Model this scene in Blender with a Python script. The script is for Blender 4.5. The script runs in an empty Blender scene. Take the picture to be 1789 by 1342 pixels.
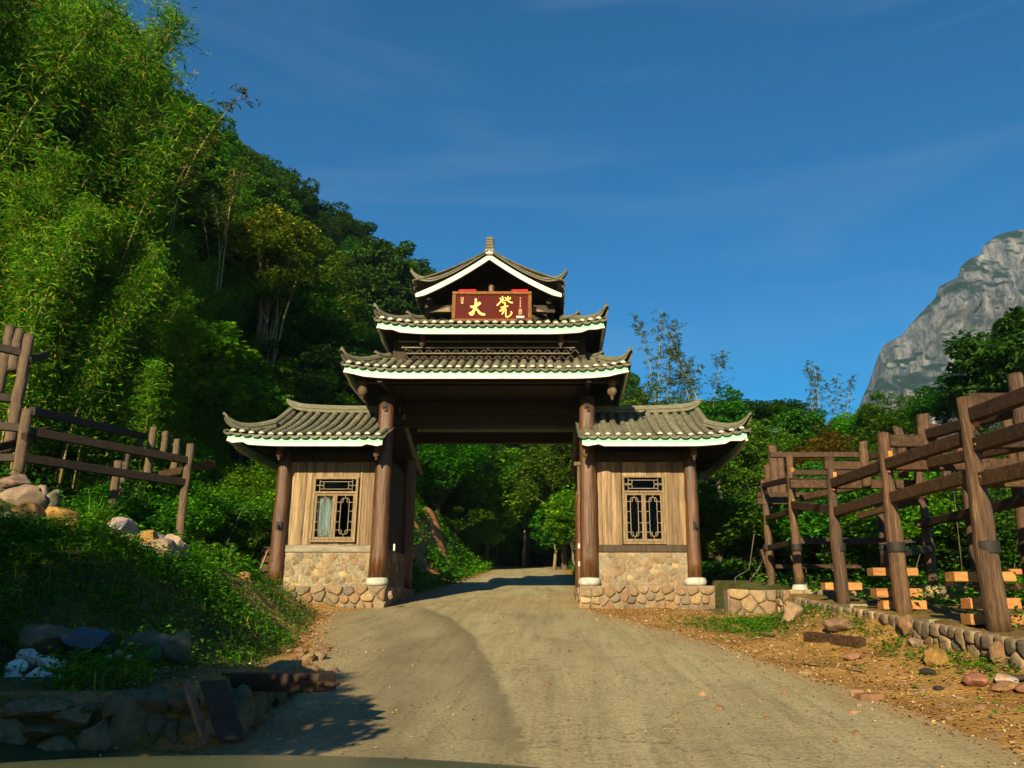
import bpy, bmesh, math, random
import numpy as np
from mathutils import Vector, Matrix, noise as mnoise

R_ = math.radians
sc = bpy.context.scene
COL = sc.collection
rng = np.random.default_rng(7)
rnd = random.Random(11)

# ------------------------------------------------------------------ camera, sky, sun, exposure
EYE = 1.5
PITCH = R_(15.6)
F_PX, CX, CY, IW, IH = 1395.0, 955.0, 671.0, 1789.0, 1342.0
cd = bpy.data.cameras.new('camera')
cd.sensor_fit = 'HORIZONTAL'
cd.sensor_width = 36.0
cd.lens = 36.0 * F_PX / IW
cd.shift_x = (IW / 2 - CX) / IW
cd.clip_start = 0.05
cd.clip_end = 6000
cam = bpy.data.objects.new('camera', cd)
COL.objects.link(cam)
cam.location = (0, 0, EYE)
cam.rotation_euler = (math.pi / 2 + PITCH, 0, 0)
sc.camera = cam

SUN_EL, SUN_AZ = R_(22), R_(194)
world = bpy.data.worlds.new('World')
sc.world = world
world.use_nodes = True
wn = world.node_tree
for n in list(wn.nodes): wn.nodes.remove(n)
def wnode(t): return wn.nodes.new(t)
w_out = wnode('ShaderNodeOutputWorld'); w_bg = wnode('ShaderNodeBackground')
sky = wnode('ShaderNodeTexSky'); sky.sky_type = 'NISHITA'; sky.sun_disc = False
sky.sun_elevation = SUN_EL; sky.sun_rotation = SUN_AZ
sky.air_density = 1.0; sky.dust_density = 0.3; sky.ozone_density = 3.0
hs = wnode('ShaderNodeHueSaturation'); hs.inputs['Saturation'].default_value = 2.1
hs.inputs['Value'].default_value = 1.0
wn.links.new(sky.outputs[0], hs.inputs['Color'])
# thin cirrus streaks
w_tc = wnode('ShaderNodeTexCoord'); w_map = wnode('ShaderNodeMapping')
w_map.inputs['Scale'].default_value = (1.2, 2.0, 9.0); w_map.inputs['Rotation'].default_value = (0, 0.16, 0)
w_no = wnode('ShaderNodeTexNoise'); w_no.inputs['Scale'].default_value = 1.6; w_no.inputs['Detail'].default_value = 6
w_no.inputs['Distortion'].default_value = 0.6
w_rp = wnode('ShaderNodeValToRGB')
w_rp.color_ramp.elements[0].position = 0.48; w_rp.color_ramp.elements[0].color = (0, 0, 0, 1)
w_rp.color_ramp.elements[1].position = 0.85; w_rp.color_ramp.elements[1].color = (0.13, 0.13, 0.13, 1)
w_mx = wnode('ShaderNodeMixRGB'); w_mx.blend_type = 'MIX'; w_mx.inputs[2].default_value = (4.2, 4.6, 5.2, 1)
wn.links.new(w_tc.outputs['Generated'], w_map.inputs[0]); wn.links.new(w_map.outputs[0], w_no.inputs['Vector'])
wn.links.new(w_no.outputs[0], w_rp.inputs[0]); wn.links.new(w_rp.outputs[0], w_mx.inputs[0])
wn.links.new(hs.outputs[0], w_mx.inputs[1]); wn.links.new(w_mx.outputs[0], w_bg.inputs['Color'])
w_bg.inputs['Strength'].default_value = 0.058
wn.links.new(w_bg.outputs[0], w_out.inputs['Surface'])

sd = bpy.data.lights.new('sun', 'SUN'); sd.energy = 5.0; sd.angle = R_(0.55); sd.color = (1.0, 0.83, 0.52)
sun = bpy.data.objects.new('sun', sd); COL.objects.link(sun)
to_sun = Vector((math.sin(SUN_AZ) * math.cos(SUN_EL), math.cos(SUN_AZ) * math.cos(SUN_EL), math.sin(SUN_EL)))
sun.rotation_euler = to_sun.to_track_quat('Z', 'Y').to_euler()
sun.location = to_sun * 50

sc.view_settings.view_transform = 'Standard'
sc.view_settings.look = 'None'
sc.view_settings.exposure = 1.0
sc.view_settings.gamma = 1.0
sc.view_settings.use_curve_mapping = False
sc.cycles.max_bounces = 6
sc.cycles.diffuse_bounces = 3
sc.cycles.transmission_bounces = 4
sc.cycles.volume_bounces = 0
sc.cycles.transparent_max_bounces = 6
sc.cycles.use_denoising = True

# ------------------------------------------------------------------ geometry helpers
_S, _C = math.sin(PITCH), math.cos(PITCH)
def at(px, py, Y):
    """world point seen at photo pixel (px, py) at distance Y along the road axis"""
    v = (CY - py) / F_PX
    t = (_S + v * _C) / (_C - v * _S)
    Z = t * Y
    return Vector(((px - CX) / F_PX * (Y * _C + Z * _S), Y, Z + EYE))

class MB:
    def __init__(s): s.v = []; s.f = []; s.m = []
    def add(s, vs, fs, mi=0):
        o = len(s.v); s.v += [tuple(x) for x in vs]
        s.f += [tuple(i + o for i in q) for q in fs]; s.m += [mi] * len(fs)
    def box(s, c, d, rot=None, mi=0, bev=0.0):
        x, y, z = d[0] / 2, d[1] / 2, d[2] / 2
        if bev <= 0:
            vs = [Vector((a * x, b * y, e * z)) for e in (-1, 1) for a, b in ((-1, -1), (1, -1), (1, 1), (-1, 1))]
            fs = [(3, 2, 1, 0), (4, 5, 6, 7), (0, 1, 5, 4), (1, 2, 6, 5), (2, 3, 7, 6), (3, 0, 4, 7)]
        else:
            k = bev; vs = []
            for e, zz in ((0, -z), (1, -z + k), (1, z - k), (0, z)):
                ins = 0 if e else k
                for a, b in ((-1, -1), (1, -1), (1, 1), (-1, 1)):
                    vs.append(Vector((a * (x - ins), b * (y - ins), zz)))
            fs = [(3, 2, 1, 0), (12, 13, 14, 15)]
            for l in range(3):
                for q in range(4):
                    r = (q + 1) % 4
                    fs.append((l * 4 + q, l * 4 + r, l * 4 + 4 + r, l * 4 + 4 + q))
        if rot is not None: vs = [rot @ v for v in vs]
        c = Vector(c); s.add([v + c for v in vs], fs, mi)
    def beam(s, p0, p1, w, h, mi=0, bev=0.0, roll=0.0):
        """box from p0 to p1: w across, h upright"""
        p0, p1 = Vector(p0), Vector(p1); d = p1 - p0; L = d.length
        x = d.normalized(); up = Vector((0, 0, 1)) if abs(x.z) < .95 else Vector((0, 1, 0))
        y = up.cross(x).normalized(); z = x.cross(y)
        m = Matrix((x, y, z)).transposed() @ Matrix.Rotation(roll, 3, 'X')
        s.box((p0 + p1) / 2, (L, w, h), m, mi, bev)
    def tube(s, pts, rad, n=8, mi=0, cap=True, wob=0.0):
        pts = [Vector(p) for p in pts]
        if not hasattr(rad, '__len__'): rad = [rad] * len(pts)
        rings = []; prev = None
        for i, p in enumerate(pts):
            d = (pts[min(i + 1, len(pts) - 1)] - pts[max(i - 1, 0)]).normalized()
            u = prev if prev is not None else (Vector((1, 0, 0)) if abs(d.x) < .9 else Vector((0, 1, 0)))
            u = (u - d * u.dot(d)).normalized(); prev = u; w = d.cross(u)
            rings.append([p + (u * math.cos(a) + w * math.sin(a)) * rad[i] * (1 + rnd.uniform(-wob, wob)) for a in [2 * math.pi * k / n for k in range(n)]])
        vs = [v for r in rings for v in r]; fs = []
        for i in range(len(rings) - 1):
            for k in range(n):
                q = (k + 1) % n
                fs.append((i * n + k, i * n + q, (i + 1) * n + q, (i + 1) * n + k))
        if cap:
            fs.append(tuple(reversed(range(n)))); fs.append(tuple((len(rings) - 1) * n + k for k in range(n)))
        s.add(vs, fs, mi)
    def lathe(s, c, prof, n=12, mi=0):
        c = Vector(c); vs = []; fs = []
        for r, z in prof:
            vs += [c + Vector((r * math.cos(2 * math.pi * k / n), r * math.sin(2 * math.pi * k / n), z)) for k in range(n)]
        for i in range(len(prof) - 1):
            for k in range(n):
                q = (k + 1) % n
                fs.append((i * n + k, i * n + q, (i + 1) * n + q, (i + 1) * n + k))
        fs.append(tuple(reversed(range(n)))); fs.append(tuple((len(prof) - 1) * n + k for k in range(n)))
        s.add(vs, fs, mi)
    def prism(s, poly, y0, y1, mi=0):
        """poly: list of (x, z), extruded from y0 to y1"""
        n = len(poly)
        vs = [(x, y0, z) for x, z in poly] + [(x, y1, z) for x, z in poly]
        a = sum(poly[i][0] * poly[(i + 1) % n][1] - poly[(i + 1) % n][0] * poly[i][1] for i in range(n))
        fs = [tuple(range(n)), tuple(reversed(range(n, 2 * n)))]
        fs += [(i, i + n, (i + 1) % n + n, (i + 1) % n) for i in range(n)]
        if a < 0: fs = [tuple(reversed(q)) for q in fs]
        s.add(vs, fs, mi)
    def mesh(s, name, mats, smooth=False, org=(0, 0, 0)):
        me = bpy.data.meshes.new(name)
        o = Vector(org)
        me.from_pydata([(a[0] - o.x, a[1] - o.y, a[2] - o.z) for a in s.v], [], s.f)
        if not isinstance(mats, (list, tuple)): mats = [mats]
        for m in mats: me.materials.append(m)
        if len(mats) > 1: me.polygons.foreach_set('material_index', s.m)
        if smooth: me.polygons.foreach_set('use_smooth', [True] * len(me.polygons))
        me.update(); return me

def root_of(o):
    while o.parent: o = o.parent
    return o
def worldloc(o):
    v = Vector(o.location)
    while o.parent: o = o.parent; v += o.location
    return v
def link(name, me, parent=None, loc=(0, 0, 0)):
    o = bpy.data.objects.new(name, me); COL.objects.link(o)
    o.location = loc
    if parent is not None: o.parent = parent
    return o
def build(name, mb, mats, parent=None, smooth=False, org=None):
    """links an MB given in world coordinates as one mesh object under parent"""
    if parent is not None:
        w = worldloc(parent)
        if org is None: return link(name, mb.mesh(name, mats, smooth, w), parent)
        o = Vector(org); return link(name, mb.mesh(name, mats, smooth, o), parent, o - w)
    o = Vector(org) if org is not None else Vector((0, 0, 0))
    return link(name, mb.mesh(name, mats, smooth, o), None, o)
def thing(name, label, cat, loc=(0, 0, 0), group=None):
    o = bpy.data.objects.new(name, None); COL.objects.link(o); o.location = loc
    o.empty_display_size = .2
    return tag(o, label, cat, group)
def tag(o, label=None, cat=None, group=None, kind=None):
    if label: o['label'] = label
    if cat: o['category'] = cat
    if group: o['group'] = group
    if kind: o['kind'] = kind
    return o
def part(name, parent, loc=(0, 0, 0)):
    o = bpy.data.objects.new(name, None); COL.objects.link(o); o.parent = parent; o.location = loc; o.empty_display_size = .1
    return o

# ------------------------------------------------------------------ materials
def mat_new(name):
    m = bpy.data.materials.new(name); m.use_nodes = True
    nt = m.node_tree
    b = nt.nodes['Principled BSDF']
    return m, nt, b
def ramp(nt, cols, fac):
    r = nt.nodes.new('ShaderNodeValToRGB'); e = r.color_ramp.elements
    while len(e) > 1: e.remove(e[-1])
    e[0].position = cols[0][0]; e[0].color = (*cols[0][1], 1)
    for p, c in cols[1:]:
        k = e.new(p); k.color = (*c, 1)
    nt.links.new(fac, r.inputs[0]); return r.outputs[0]
def noise_mat(name, cols, scale=4, stretch=(1, 1, 1), rough=.8, bump=.3, bdist=.02, vary=.25, hue=0.02, spec=.3, detail=8, coord='Object', fine=0, distort=0.0, use_rand=True, pieces=None, grit=.8):
    """noise-driven colour; every object shifts the pattern, value and hue by its own random number"""
    m, nt, b = mat_new(name); L = nt.links.new
    tc = nt.nodes.new('ShaderNodeTexCoord'); mp = nt.nodes.new('ShaderNodeMapping')
    mp.inputs['Scale'].default_value = stretch
    L(tc.outputs[coord], mp.inputs[0])
    no = nt.nodes.new('ShaderNodeTexNoise'); no.noise_dimensions = '4D'
    no.inputs['Scale'].default_value = scale; no.inputs['Detail'].default_value = detail
    no.inputs['Roughness'].default_value = .62; no.inputs['Distortion'].default_value = distort
    L(mp.outputs[0], no.inputs['Vector'])
    oi = nt.nodes.new('ShaderNodeObjectInfo')
    mu = nt.nodes.new('ShaderNodeMath'); mu.operation = 'MULTIPLY'; mu.inputs[1].default_value = 37.0
    L(oi.outputs['Random'], mu.inputs[0]); L(mu.outputs[0], no.inputs['W'])
    c = ramp(nt, cols, no.outputs[0])
    if pieces:   # each object its own base tint
        pr = ramp(nt, pieces, oi.outputs['Random'])
        mx = nt.nodes.new('ShaderNodeMixRGB'); mx.blend_type = 'MULTIPLY'; mx.inputs[0].default_value = 1
        L(c, mx.inputs[1]); L(pr, mx.inputs[2]); c = mx.outputs[0]
    hsv = nt.nodes.new('ShaderNodeHueSaturation'); L(c, hsv.inputs['Color'])
    if use_rand:
        fr = nt.nodes.new('ShaderNodeMath'); fr.operation = 'MULTIPLY'; fr.inputs[1].default_value = 7.31
        fc = nt.nodes.new('ShaderNodeMath'); fc.operation = 'FRACT'
        L(oi.outputs['Random'], fr.inputs[0]); L(fr.outputs[0], fc.inputs[0])
        mr = nt.nodes.new('ShaderNodeMapRange'); mr.inputs['To Min'].default_value = 1 - vary; mr.inputs['To Max'].default_value = 1 + vary
        L(fc.outputs[0], mr.inputs['Value']); L(mr.outputs[0], hsv.inputs['Value'])
        mh = nt.nodes.new('ShaderNodeMapRange'); mh.inputs['To Min'].default_value = .5 - hue; mh.inputs['To Max'].default_value = .5 + hue
        L(oi.outputs['Random'], mh.inputs['Value']); L(mh.outputs[0], hsv.inputs['Hue'])
    L(hsv.outputs[0], b.inputs['Base Color'])
    b.inputs['Roughness'].default_value = rough; b.inputs['Specular IOR Level'].default_value = spec
    src = no.outputs[0]
    if fine:
        n2 = nt.nodes.new('ShaderNodeTexNoise'); n2.inputs['Scale'].default_value = fine; n2.inputs['Detail'].default_value = 6
        if min(stretch) < 1 and max(stretch) > 1:
            n2.inputs['Scale'].default_value = fine / 5; L(mp.outputs[0], n2.inputs['Vector'])
        else: L(tc.outputs[coord], n2.inputs['Vector'])
        ad = nt.nodes.new('ShaderNodeMath'); ad.operation = 'ADD'; L(no.outputs[0], ad.inputs[0]); L(n2.outputs[0], ad.inputs[1]); src = ad.outputs[0]
        n2.inputs['Roughness'].default_value = .75
        gr = ramp(nt, [(.32, (.50, .47, .44)), (.5, (.98, .98, .98)), (.7, (1.22, 1.2, 1.16))], n2.outputs[0])
        gm = nt.nodes.new('ShaderNodeMixRGB'); gm.blend_type = 'MULTIPLY'; gm.inputs[0].default_value = grit
        L(hsv.outputs[0], gm.inputs[1]); L(gr, gm.inputs[2]); L(gm.outputs[0], b.inputs['Base Color'])
    if bump:
        bp = nt.nodes.new('ShaderNodeBump'); bp.inputs['Strength'].default_value = bump; bp.inputs['Distance'].default_value = bdist
        L(src, bp.inputs['Height']); L(bp.outputs[0], b.inputs['Normal'])
    return m
def leaf_mat(name, cols, rough=.55, trans=.35, vary=.25, hue=.03, spec=.10):
    m, nt, b = mat_new(name); L = nt.links.new
    g = nt.nodes.new('ShaderNodeNewGeometry'); oi = nt.nodes.new('ShaderNodeObjectInfo')
    c = ramp(nt, cols, g.outputs['Random Per Island'])
    h = nt.nodes.new('ShaderNodeHueSaturation'); L(c, h.inputs['Color'])
    fr = nt.nodes.new('ShaderNodeMath'); fr.operation = 'MULTIPLY'; fr.inputs[1].default_value = 7.31
    fc = nt.nodes.new('ShaderNodeMath'); fc.operation = 'FRACT'
    L(oi.outputs['Random'], fr.inputs[0]); L(fr.outputs[0], fc.inputs[0])
    mr = nt.nodes.new('ShaderNodeMapRange'); mr.inputs['To Min'].default_value = 1 - vary; mr.inputs['To Max'].default_value = 1 + vary
    L(fc.outputs[0], mr.inputs['Value']); L(mr.outputs[0], h.inputs['Value'])
    mh = nt.nodes.new('ShaderNodeMapRange'); mh.inputs['To Min'].default_value = .5 - hue; mh.inputs['To Max'].default_value = .5 + hue
    L(oi.outputs['Random'], mh.inputs['Value']); L(mh.outputs[0], h.inputs['Hue'])
    L(h.outputs[0], b.inputs['Base Color']); b.inputs['Roughness'].default_value = rough
    b.inputs['Specular IOR Level'].default_value = spec
    t = nt.nodes.new('ShaderNodeBsdfTranslucent'); L(h.outputs[0], t.inputs['Color'])
    mx = nt.nodes.new('ShaderNodeMixShader'); mx.inputs[0].default_value = trans
    L(b.outputs[0], mx.inputs[1]); L(t.outputs[0], mx.inputs[2])
    L(mx.outputs[0], nt.nodes['Material Output'].inputs['Surface'])
    return m
M = {}
M['plank'] = noise_mat('weathered_plank', [(.28, (.065, .042, .024)), (.42, (.18, .120, .064)), (.58, (.27, .185, .100)), (.75, (.35, .26, .155))], 3.4, (7, 7, .38), .85, .5, .010, .38, .008, fine=70, distort=.4)
M['plank_grey'] = noise_mat('grey_board', [(.3, (.13, .11, .08)), (.7, (.28, .25, .185))], 3.0, (.7, 6, 6), .85, .45, .010, .2, .005, fine=60)
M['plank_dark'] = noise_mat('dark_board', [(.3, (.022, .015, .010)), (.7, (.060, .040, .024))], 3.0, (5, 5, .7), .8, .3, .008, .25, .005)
M['post'] = noise_mat('oiled_post', [(.30, (.018, .008, .004)), (.45, (.080, .031, .010)), (.58, (.145, .062, .020)), (.72, (.26, .135, .05))], 3.2, (5, 5, .30), .42, .8, .018, .18, .004, spec=.5, fine=60, distort=1.2, grit=.95)
M['post_old'] = noise_mat('brown_post', [(.26, (.030, .018, .009)), (.45, (.085, .052, .024)), (.6, (.135, .085, .042)), (.74, (.23, .155, .085))], 3.2, (5, 5, .30), .55, 1.0, .022, .24, .006, spec=.4, fine=60, distort=1.4, grit=1.0)
M['frame_post'] = noise_mat('stained_log', [(.26, (.018, .009, .004)), (.45, (.060, .027, .010)), (.6, (.110, .053, .020)), (.74, (.22, .125, .052))], 3.2, (5, 5, .30), .52, 1.0, .022, .28, .006, spec=.45, fine=60, distort=1.4, grit=1.0)
M['beam'] = noise_mat('stained_beam', [(.3, (.014, .007, .003)), (.5, (.048, .023, .009)), (.7, (.095, .050, .021))], 5, (3, 3, 3), .7, .7, .016, .35, .006, fine=40, distort=.8, grit=1.0)
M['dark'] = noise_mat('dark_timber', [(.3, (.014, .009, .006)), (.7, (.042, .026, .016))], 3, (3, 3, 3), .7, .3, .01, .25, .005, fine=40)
M['newwood'] = noise_mat('fresh_sawn_wood', [(.28, (.22, .085, .024)), (.45, (.36, .15, .042)), (.7, (.50, .235, .075))], 3, (.6, 6, 6), .75, .4, .008, .22, .006, fine=60, grit=.8)
M['tile'] = noise_mat('grey_roof_tile', [(.25, (.055, .054, .034)), (.5, (.125, .120, .078)), (.78, (.21, .20, .14))], 6, (1, 1, 1), .88, .5, .012, .22, .01, fine=55)
M['ridge'] = noise_mat('ridge_tile', [(.25, (.07, .067, .042)), (.5, (.135, .13, .085)), (.78, (.22, .21, .15))], 6, (1, 1, 7), .88, .7, .014, .08, .006, fine=50)
M['mint'] = noise_mat('mint_paint', [(.25, (.15, .38, .24)), (.45, (.20, .50, .32)), (.7, (.26, .58, .38))], 4, (1, 1, 1), .5, .1, .004, .03, 0.0)
M['white'] = noise_mat('white_paint', [(.25, (.30, .275, .21)), (.40, (.52, .49, .41)), (.6, (.64, .61, .53))], 5, (1, 1, .5), .55, .1, .004, .03, 0.0)
M['stone'] = noise_mat('rubble_stone', [(.25, (.42, .38, .32)), (.45, (.80, .74, .64)), (.6, (.98, .92, .82)), (.78, (1.2, 1.14, 1.02))], 7, (1, 1, 1), .92, .8, .025, .25, .008, fine=48, distort=.6,
    pieces=[(0, (.33, .225, .115)), (.12, (.25, .20, .135)), (.26, (.20, .165, .125)), (.38, (.37, .28, .155)), (.52, (.235, .16, .105)), (.64, (.42, .325, .195)), (.76, (.17, .145, .115)), (.88, (.31, .20, .115)), (1, (.28, .235, .17))])
M['boulder'] = noise_mat('field_boulder', [(.25, (.42, .36, .30)), (.45, (.78, .70, .60)), (.6, (.96, .88, .78)), (.78, (1.15, 1.06, .95))], 5, (1, 1, 1), .92, .9, .035, .18, .008, fine=40, distort=.6,
    pieces=[(0, (.36, .245, .15)), (.25, (.29, .21, .15)), (.5, (.37, .225, .115)), (.75, (.30, .235, .175)), (1, (.32, .19, .115))])
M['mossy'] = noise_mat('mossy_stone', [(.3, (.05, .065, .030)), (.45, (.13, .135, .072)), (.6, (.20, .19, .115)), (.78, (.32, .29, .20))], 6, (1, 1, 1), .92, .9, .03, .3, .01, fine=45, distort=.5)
M['mortar'] = noise_mat('mortar', [(.3, (.15, .12, .075)), (.7, (.27, .225, .15))], 14, (1, 1, 1), .95, .5, .01, .1)
M['pale'] = noise_mat('pale_plinth', [(.3, (.22, .22, .18)), (.5, (.36, .36, .30)), (.7, (.46, .46, .39))], 7, (1, 1, 1), .8, .3, .006, .1)
M['whitestone'] = noise_mat('white_rock', [(.3, (.30, .34, .32)), (.7, (.62, .66, .62))], 4, (1, 1, 1), .8, .4, .02, .15)
M['blue'] = noise_mat('blue_sheet', [(.3, (.02, .045, .09)), (.7, (.05, .09, .15))], 4, (1, 1, 1), .5, .4, .02, .1)
M['black'] = noise_mat('black_and_shade', [(.3, (.010, .009, .008)), (.7, (.022, .018, .015))], 6, (1, 1, 1), .7, .2, .01, .1)
M['brick'] = noise_mat('red_brick', [(.3, (.11, .048, .026)), (.5, (.20, .095, .050)), (.7, (.28, .14, .075))], 9, (1, 1, 1), .9, .4, .01, .2)
M['iron'] = noise_mat('grey_pole', [(.3, (.15, .15, .125)), (.7, (.22, .22, .18))], 3, (1, 1, 1), .7, .1, .01, .1)
M['signred'] = noise_mat('red_lacquer', [(.3, (.050, .003, .001)), (.7, (.080, .006, .002))], 3, (1, 1, 1), .6, .1, .004, .03, 0, spec=.08)
M['signframe'] = noise_mat('gilt_frame', [(.35, (.10, .032, .005)), (.65, (.22, .085, .014))], 14, (1, 1, 1), .5, .3, .006, .1, .004, spec=.1)
M['gold'] = noise_mat('gold_paint', [(.3, (.80, .36, .02)), (.7, (.92, .50, .05))], 6, (1, 1, 1), .4, .1, .003, .05, 0)
M['palegold'] = noise_mat('faded_gold', [(.3, (.45, .22, .08)), (.7, (.55, .30, .12))], 6, (1, 1, 1), .5, .1, .003, .05, 0)
M['redcloth'] = noise_mat('red_cloth', [(.3, (.45, .01, .02)), (.7, (.6, .02, .03))], 6, (1, 1, 1), .8, .2, .01, .05, 0)
M['lattice'] = noise_mat('lattice_wood', [(.3, (.20, .155, .090)), (.7, (.32, .26, .16))], 6, (1, 1, 1), .7, .2, .004, .1)
M['sash'] = noise_mat('sash_wood', [(.3, (.10, .062, .030)), (.5, (.19, .125, .065)), (.7, (.27, .19, .105))], 5, (6, 6, 1), .75, .2, .004, .1)
M['curtain'] = noise_mat('pale_curtain', [(.3, (.42, .50, .50)), (.7, (.66, .74, .72))], 4, (6, 1, .3), .8, .3, .02, .05)
M['soil'] = None
mg, ntg, bg_ = mat_new('window_glass')
bg_.inputs['Base Color'].default_value = (.75, .85, .82, 1); bg_.inputs['Transmission Weight'].default_value = 1.0
bg_.inputs['Roughness'].default_value = .03; bg_.inputs['IOR'].default_value = 1.12
M['glass'] = mg
M['culm'] = noise_mat('bamboo_culm', [(.3, (.15, .14, .035)), (.7, (.30, .26, .08))], 3, (1, 1, .4), .45, .1, .005, .25, .03)
M['bark'] = noise_mat('tree_bark', [(.3, (.055, .04, .025)), (.7, (.16, .13, .09))], 4, (4, 4, .8), .9, .5, .02, .2)
M['stemwood'] = noise_mat('pale_stem', [(.3, (.12, .10, .05)), (.7, (.26, .22, .11))], 4, (4, 4, .8), .8, .3, .01, .2)
M['l_dense'] = leaf_mat('dense_leaf', [(0, (0.018, 0.076, 0.0036)), (.5, (0.045, 0.162, 0.0063)), (1, (0.100, 0.259, 0.0099))], hue=.02)
M['l_dark'] = leaf_mat('dark_leaf', [(0, (.010, .038, .004)), (.5, (.024, .076, .006)), (1, (.050, .118, .009))], spec=.15, hue=.015)
M['l_bright'] = leaf_mat('bright_leaf', [(0, (0.035, 0.151, 0.0036)), (.5, (0.080, 0.270, 0.0063)), (1, (0.170, 0.389, 0.0113))], trans=.4, hue=.02)
M['l_olive'] = leaf_mat('olive_leaf', [(0, (0.036, 0.092, 0.0045)), (.5, (0.085, 0.162, 0.0072)), (1, (0.160, 0.248, 0.0135))], hue=.02)
M['l_yellow'] = leaf_mat('yellow_flower', [(0, (.20, .23, .012)), (1, (.40, .40, .02))], hue=.005)
M['l_rust'] = leaf_mat('rusty_leaf', [(0, (0.060, 0.076, 0.0045)), (.5, (0.170, 0.119, 0.0067)), (1, (0.320, 0.162, 0.0113))])
M['l_bamboo'] = leaf_mat('bamboo_leaf', [(0, (0.020, 0.113, 0.0036)), (.45, (0.065, 0.232, 0.0054)), (.90, (0.170, 0.378, 0.0099)), (.97, (0.360, 0.259, 0.0225)), (1, (0.440, 0.281, 0.0315))], trans=.42, hue=.012)
M['l_bambdark'] = leaf_mat('sparse_bamboo_leaf', [(0, (0.018, 0.043, 0.0054)), (.6, (0.045, 0.086, 0.0081)), (1, (0.120, 0.151, 0.0180))], trans=.35)
M['grass'] = leaf_mat('grass_blade', [(0, (0.022, 0.097, 0.0036)), (.5, (0.055, 0.184, 0.0054)), (.9, (0.120, 0.281, 0.0090)), (1, (0.280, 0.270, 0.0270))], trans=.4, vary=.0, hue=0)
M['weed'] = leaf_mat('weed_leaf', [(0, (0.022, 0.108, 0.0036)), (.5, (0.055, 0.205, 0.0054)), (1, (0.130, 0.313, 0.0090))], trans=.4, vary=.0, hue=0)

# ------------------------------------------------------------------ terrain function
SLOPE = .075
def zr(y):
    y = np.asarray(y, float)
    return np.where(y < 54, SLOPE * np.maximum(y, -60), SLOPE * 54 + .01 * (np.minimum(y, 90) - 54))
LY = [-60, 3, 6.4, 9.4, 11.5, 15, 18.3, 19.6, 21, 24, 27, 31, 42, 54, 60]
LX = [-3.2, -2.7, -2.45, -2.6, -3.2, -4.05, -4.75, -4.2, -3.75, -3.7, -3.6, -3.4, -3.2, -3.0, -2.4]
RY = [-60, 3, 6.2, 8.9, 10, 12.8, 16.4, 19.4, 21, 31, 42, 54, 60]
RX = [4.2, 3.6, 3.4, 3.2, 3.0, 2.57, 1.64, 0.95, 0.85, 1.0, 1.0, .9, 1.6]
JY = [-10, 5.9, 7.4, 9.1, 11.2, 13.5, 17, 19.7, 60]
JX = [.5, -.12, -.25, -.49, -.8, -1.16, -1.94, -2.93, -6]
BY = [-60, 0, 5, 6.5, 8.0, 10.0, 12, 15, 17.5, 19, 20, 24, 25.5, 30, 60]
DF = [1, .6, .5, .5, 1.3, 1.0, .25, .15, .15, 1.1, 3.0, 3.2, .6, .4, .4]
DC = [4, 4, 4, 4.2, 4.0, 3.2, 2.4, 1.7, 1.3, 2.4, 4.2, 4.2, 2.6, 2.6, 3]
HB = [.25, .25, .25, .35, .55, 1.6, 1.3, .95, .62, .5, .8, .9, 1.3, 1.7, 1.7]
def smooth(t): t = np.clip(t, 0, 1); return t * t * (3 - 2 * t)
def vnoise(x, y, s=1.0, seed=0):
    """cheap smooth value noise, numpy"""
    x = np.asarray(x, float) / s + seed * 17.13; y = np.asarray(y, float) / s + seed * 9.71
    xi, yi = np.floor(x), np.floor(y); fx, fy = x - xi, y - yi
    fx = fx * fx * (3 - 2 * fx); fy = fy * fy * (3 - 2 * fy)
    def h(a, b):
        v = np.sin(a * 127.1 + b * 311.7) * 43758.5453
        return v - np.floor(v)
    return (h(xi, yi) * (1 - fx) + h(xi + 1, yi) * fx) * (1 - fy) + (h(xi, yi + 1) * (1 - fx) + h(xi + 1, yi + 1) * fx) * fy
PLAT_X, PLAT_Y0, PLAT_Y1 = 5.02, 8.4, 19.5
def H(x, y, rough=True):
    x = np.asarray(x, float); y = np.asarray(y, float)
    base = zr(y)
    d = np.interp(y, LY, LX) - x
    df, dc, hb = np.interp(y, BY, DF), np.interp(y, BY, DC), np.interp(y, BY, HB)
    terr = .40 * smooth((9.8 - y) / 2.2) * smooth((d - .02) / .16) * smooth((y - 6.52) / .12)
    hs = hb * smooth((d - df) / np.maximum(dc - df, .2)) + np.clip(d - dc, 0, 60) * .24
    left = np.where(d > 0, np.maximum(terr, hs), 0)
    e = x - np.interp(y, RY, RX)
    plat = (1.21 + .07 * (y - 9.8) - base)
    inp = smooth((x - PLAT_X) / .06) * smooth((y - PLAT_Y0) / .1)
    right = np.where(e > 0, np.clip(e, 0, 1) * .02 * 0 + inp * np.clip(plat, 0, .8), 0)
    right = right + np.where(e > 0, .30 * smooth((x - 3.7) / 1.1) * (.55 * smooth((y - 8.0) / 1.0) + .45 * smooth((y - 11.2) / 1.6)) * smooth((16.6 - y) / 1.0) * (1 - inp), 0)
    right = right + np.where(x > 9, np.clip(x - 9, 0, 30) * .05, 0)
    z = base + left + right
    off = np.maximum(d, e)
    if rough:
        k = smooth(off / .6)
        z = z + k * (.10 * (vnoise(x, y, .9, 1) - .5) + .05 * (vnoise(x, y, .28, 2) - .5))
        bank = smooth((d - .2) / .8) * smooth((y - 6.5) / 2) * smooth((60 - y) / 20)
        z = z + bank * (.34 * (vnoise(x, y, 1.4, 4) - .5) + .16 * (vnoise(x, y, .5, 5) - .5))
    z = z - .05 * smooth((-off - .15) / .2)       # bed below the road slab
    return z
def h1(x, y): return float(H(np.array([x]), np.array([y]))[0])
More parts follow.
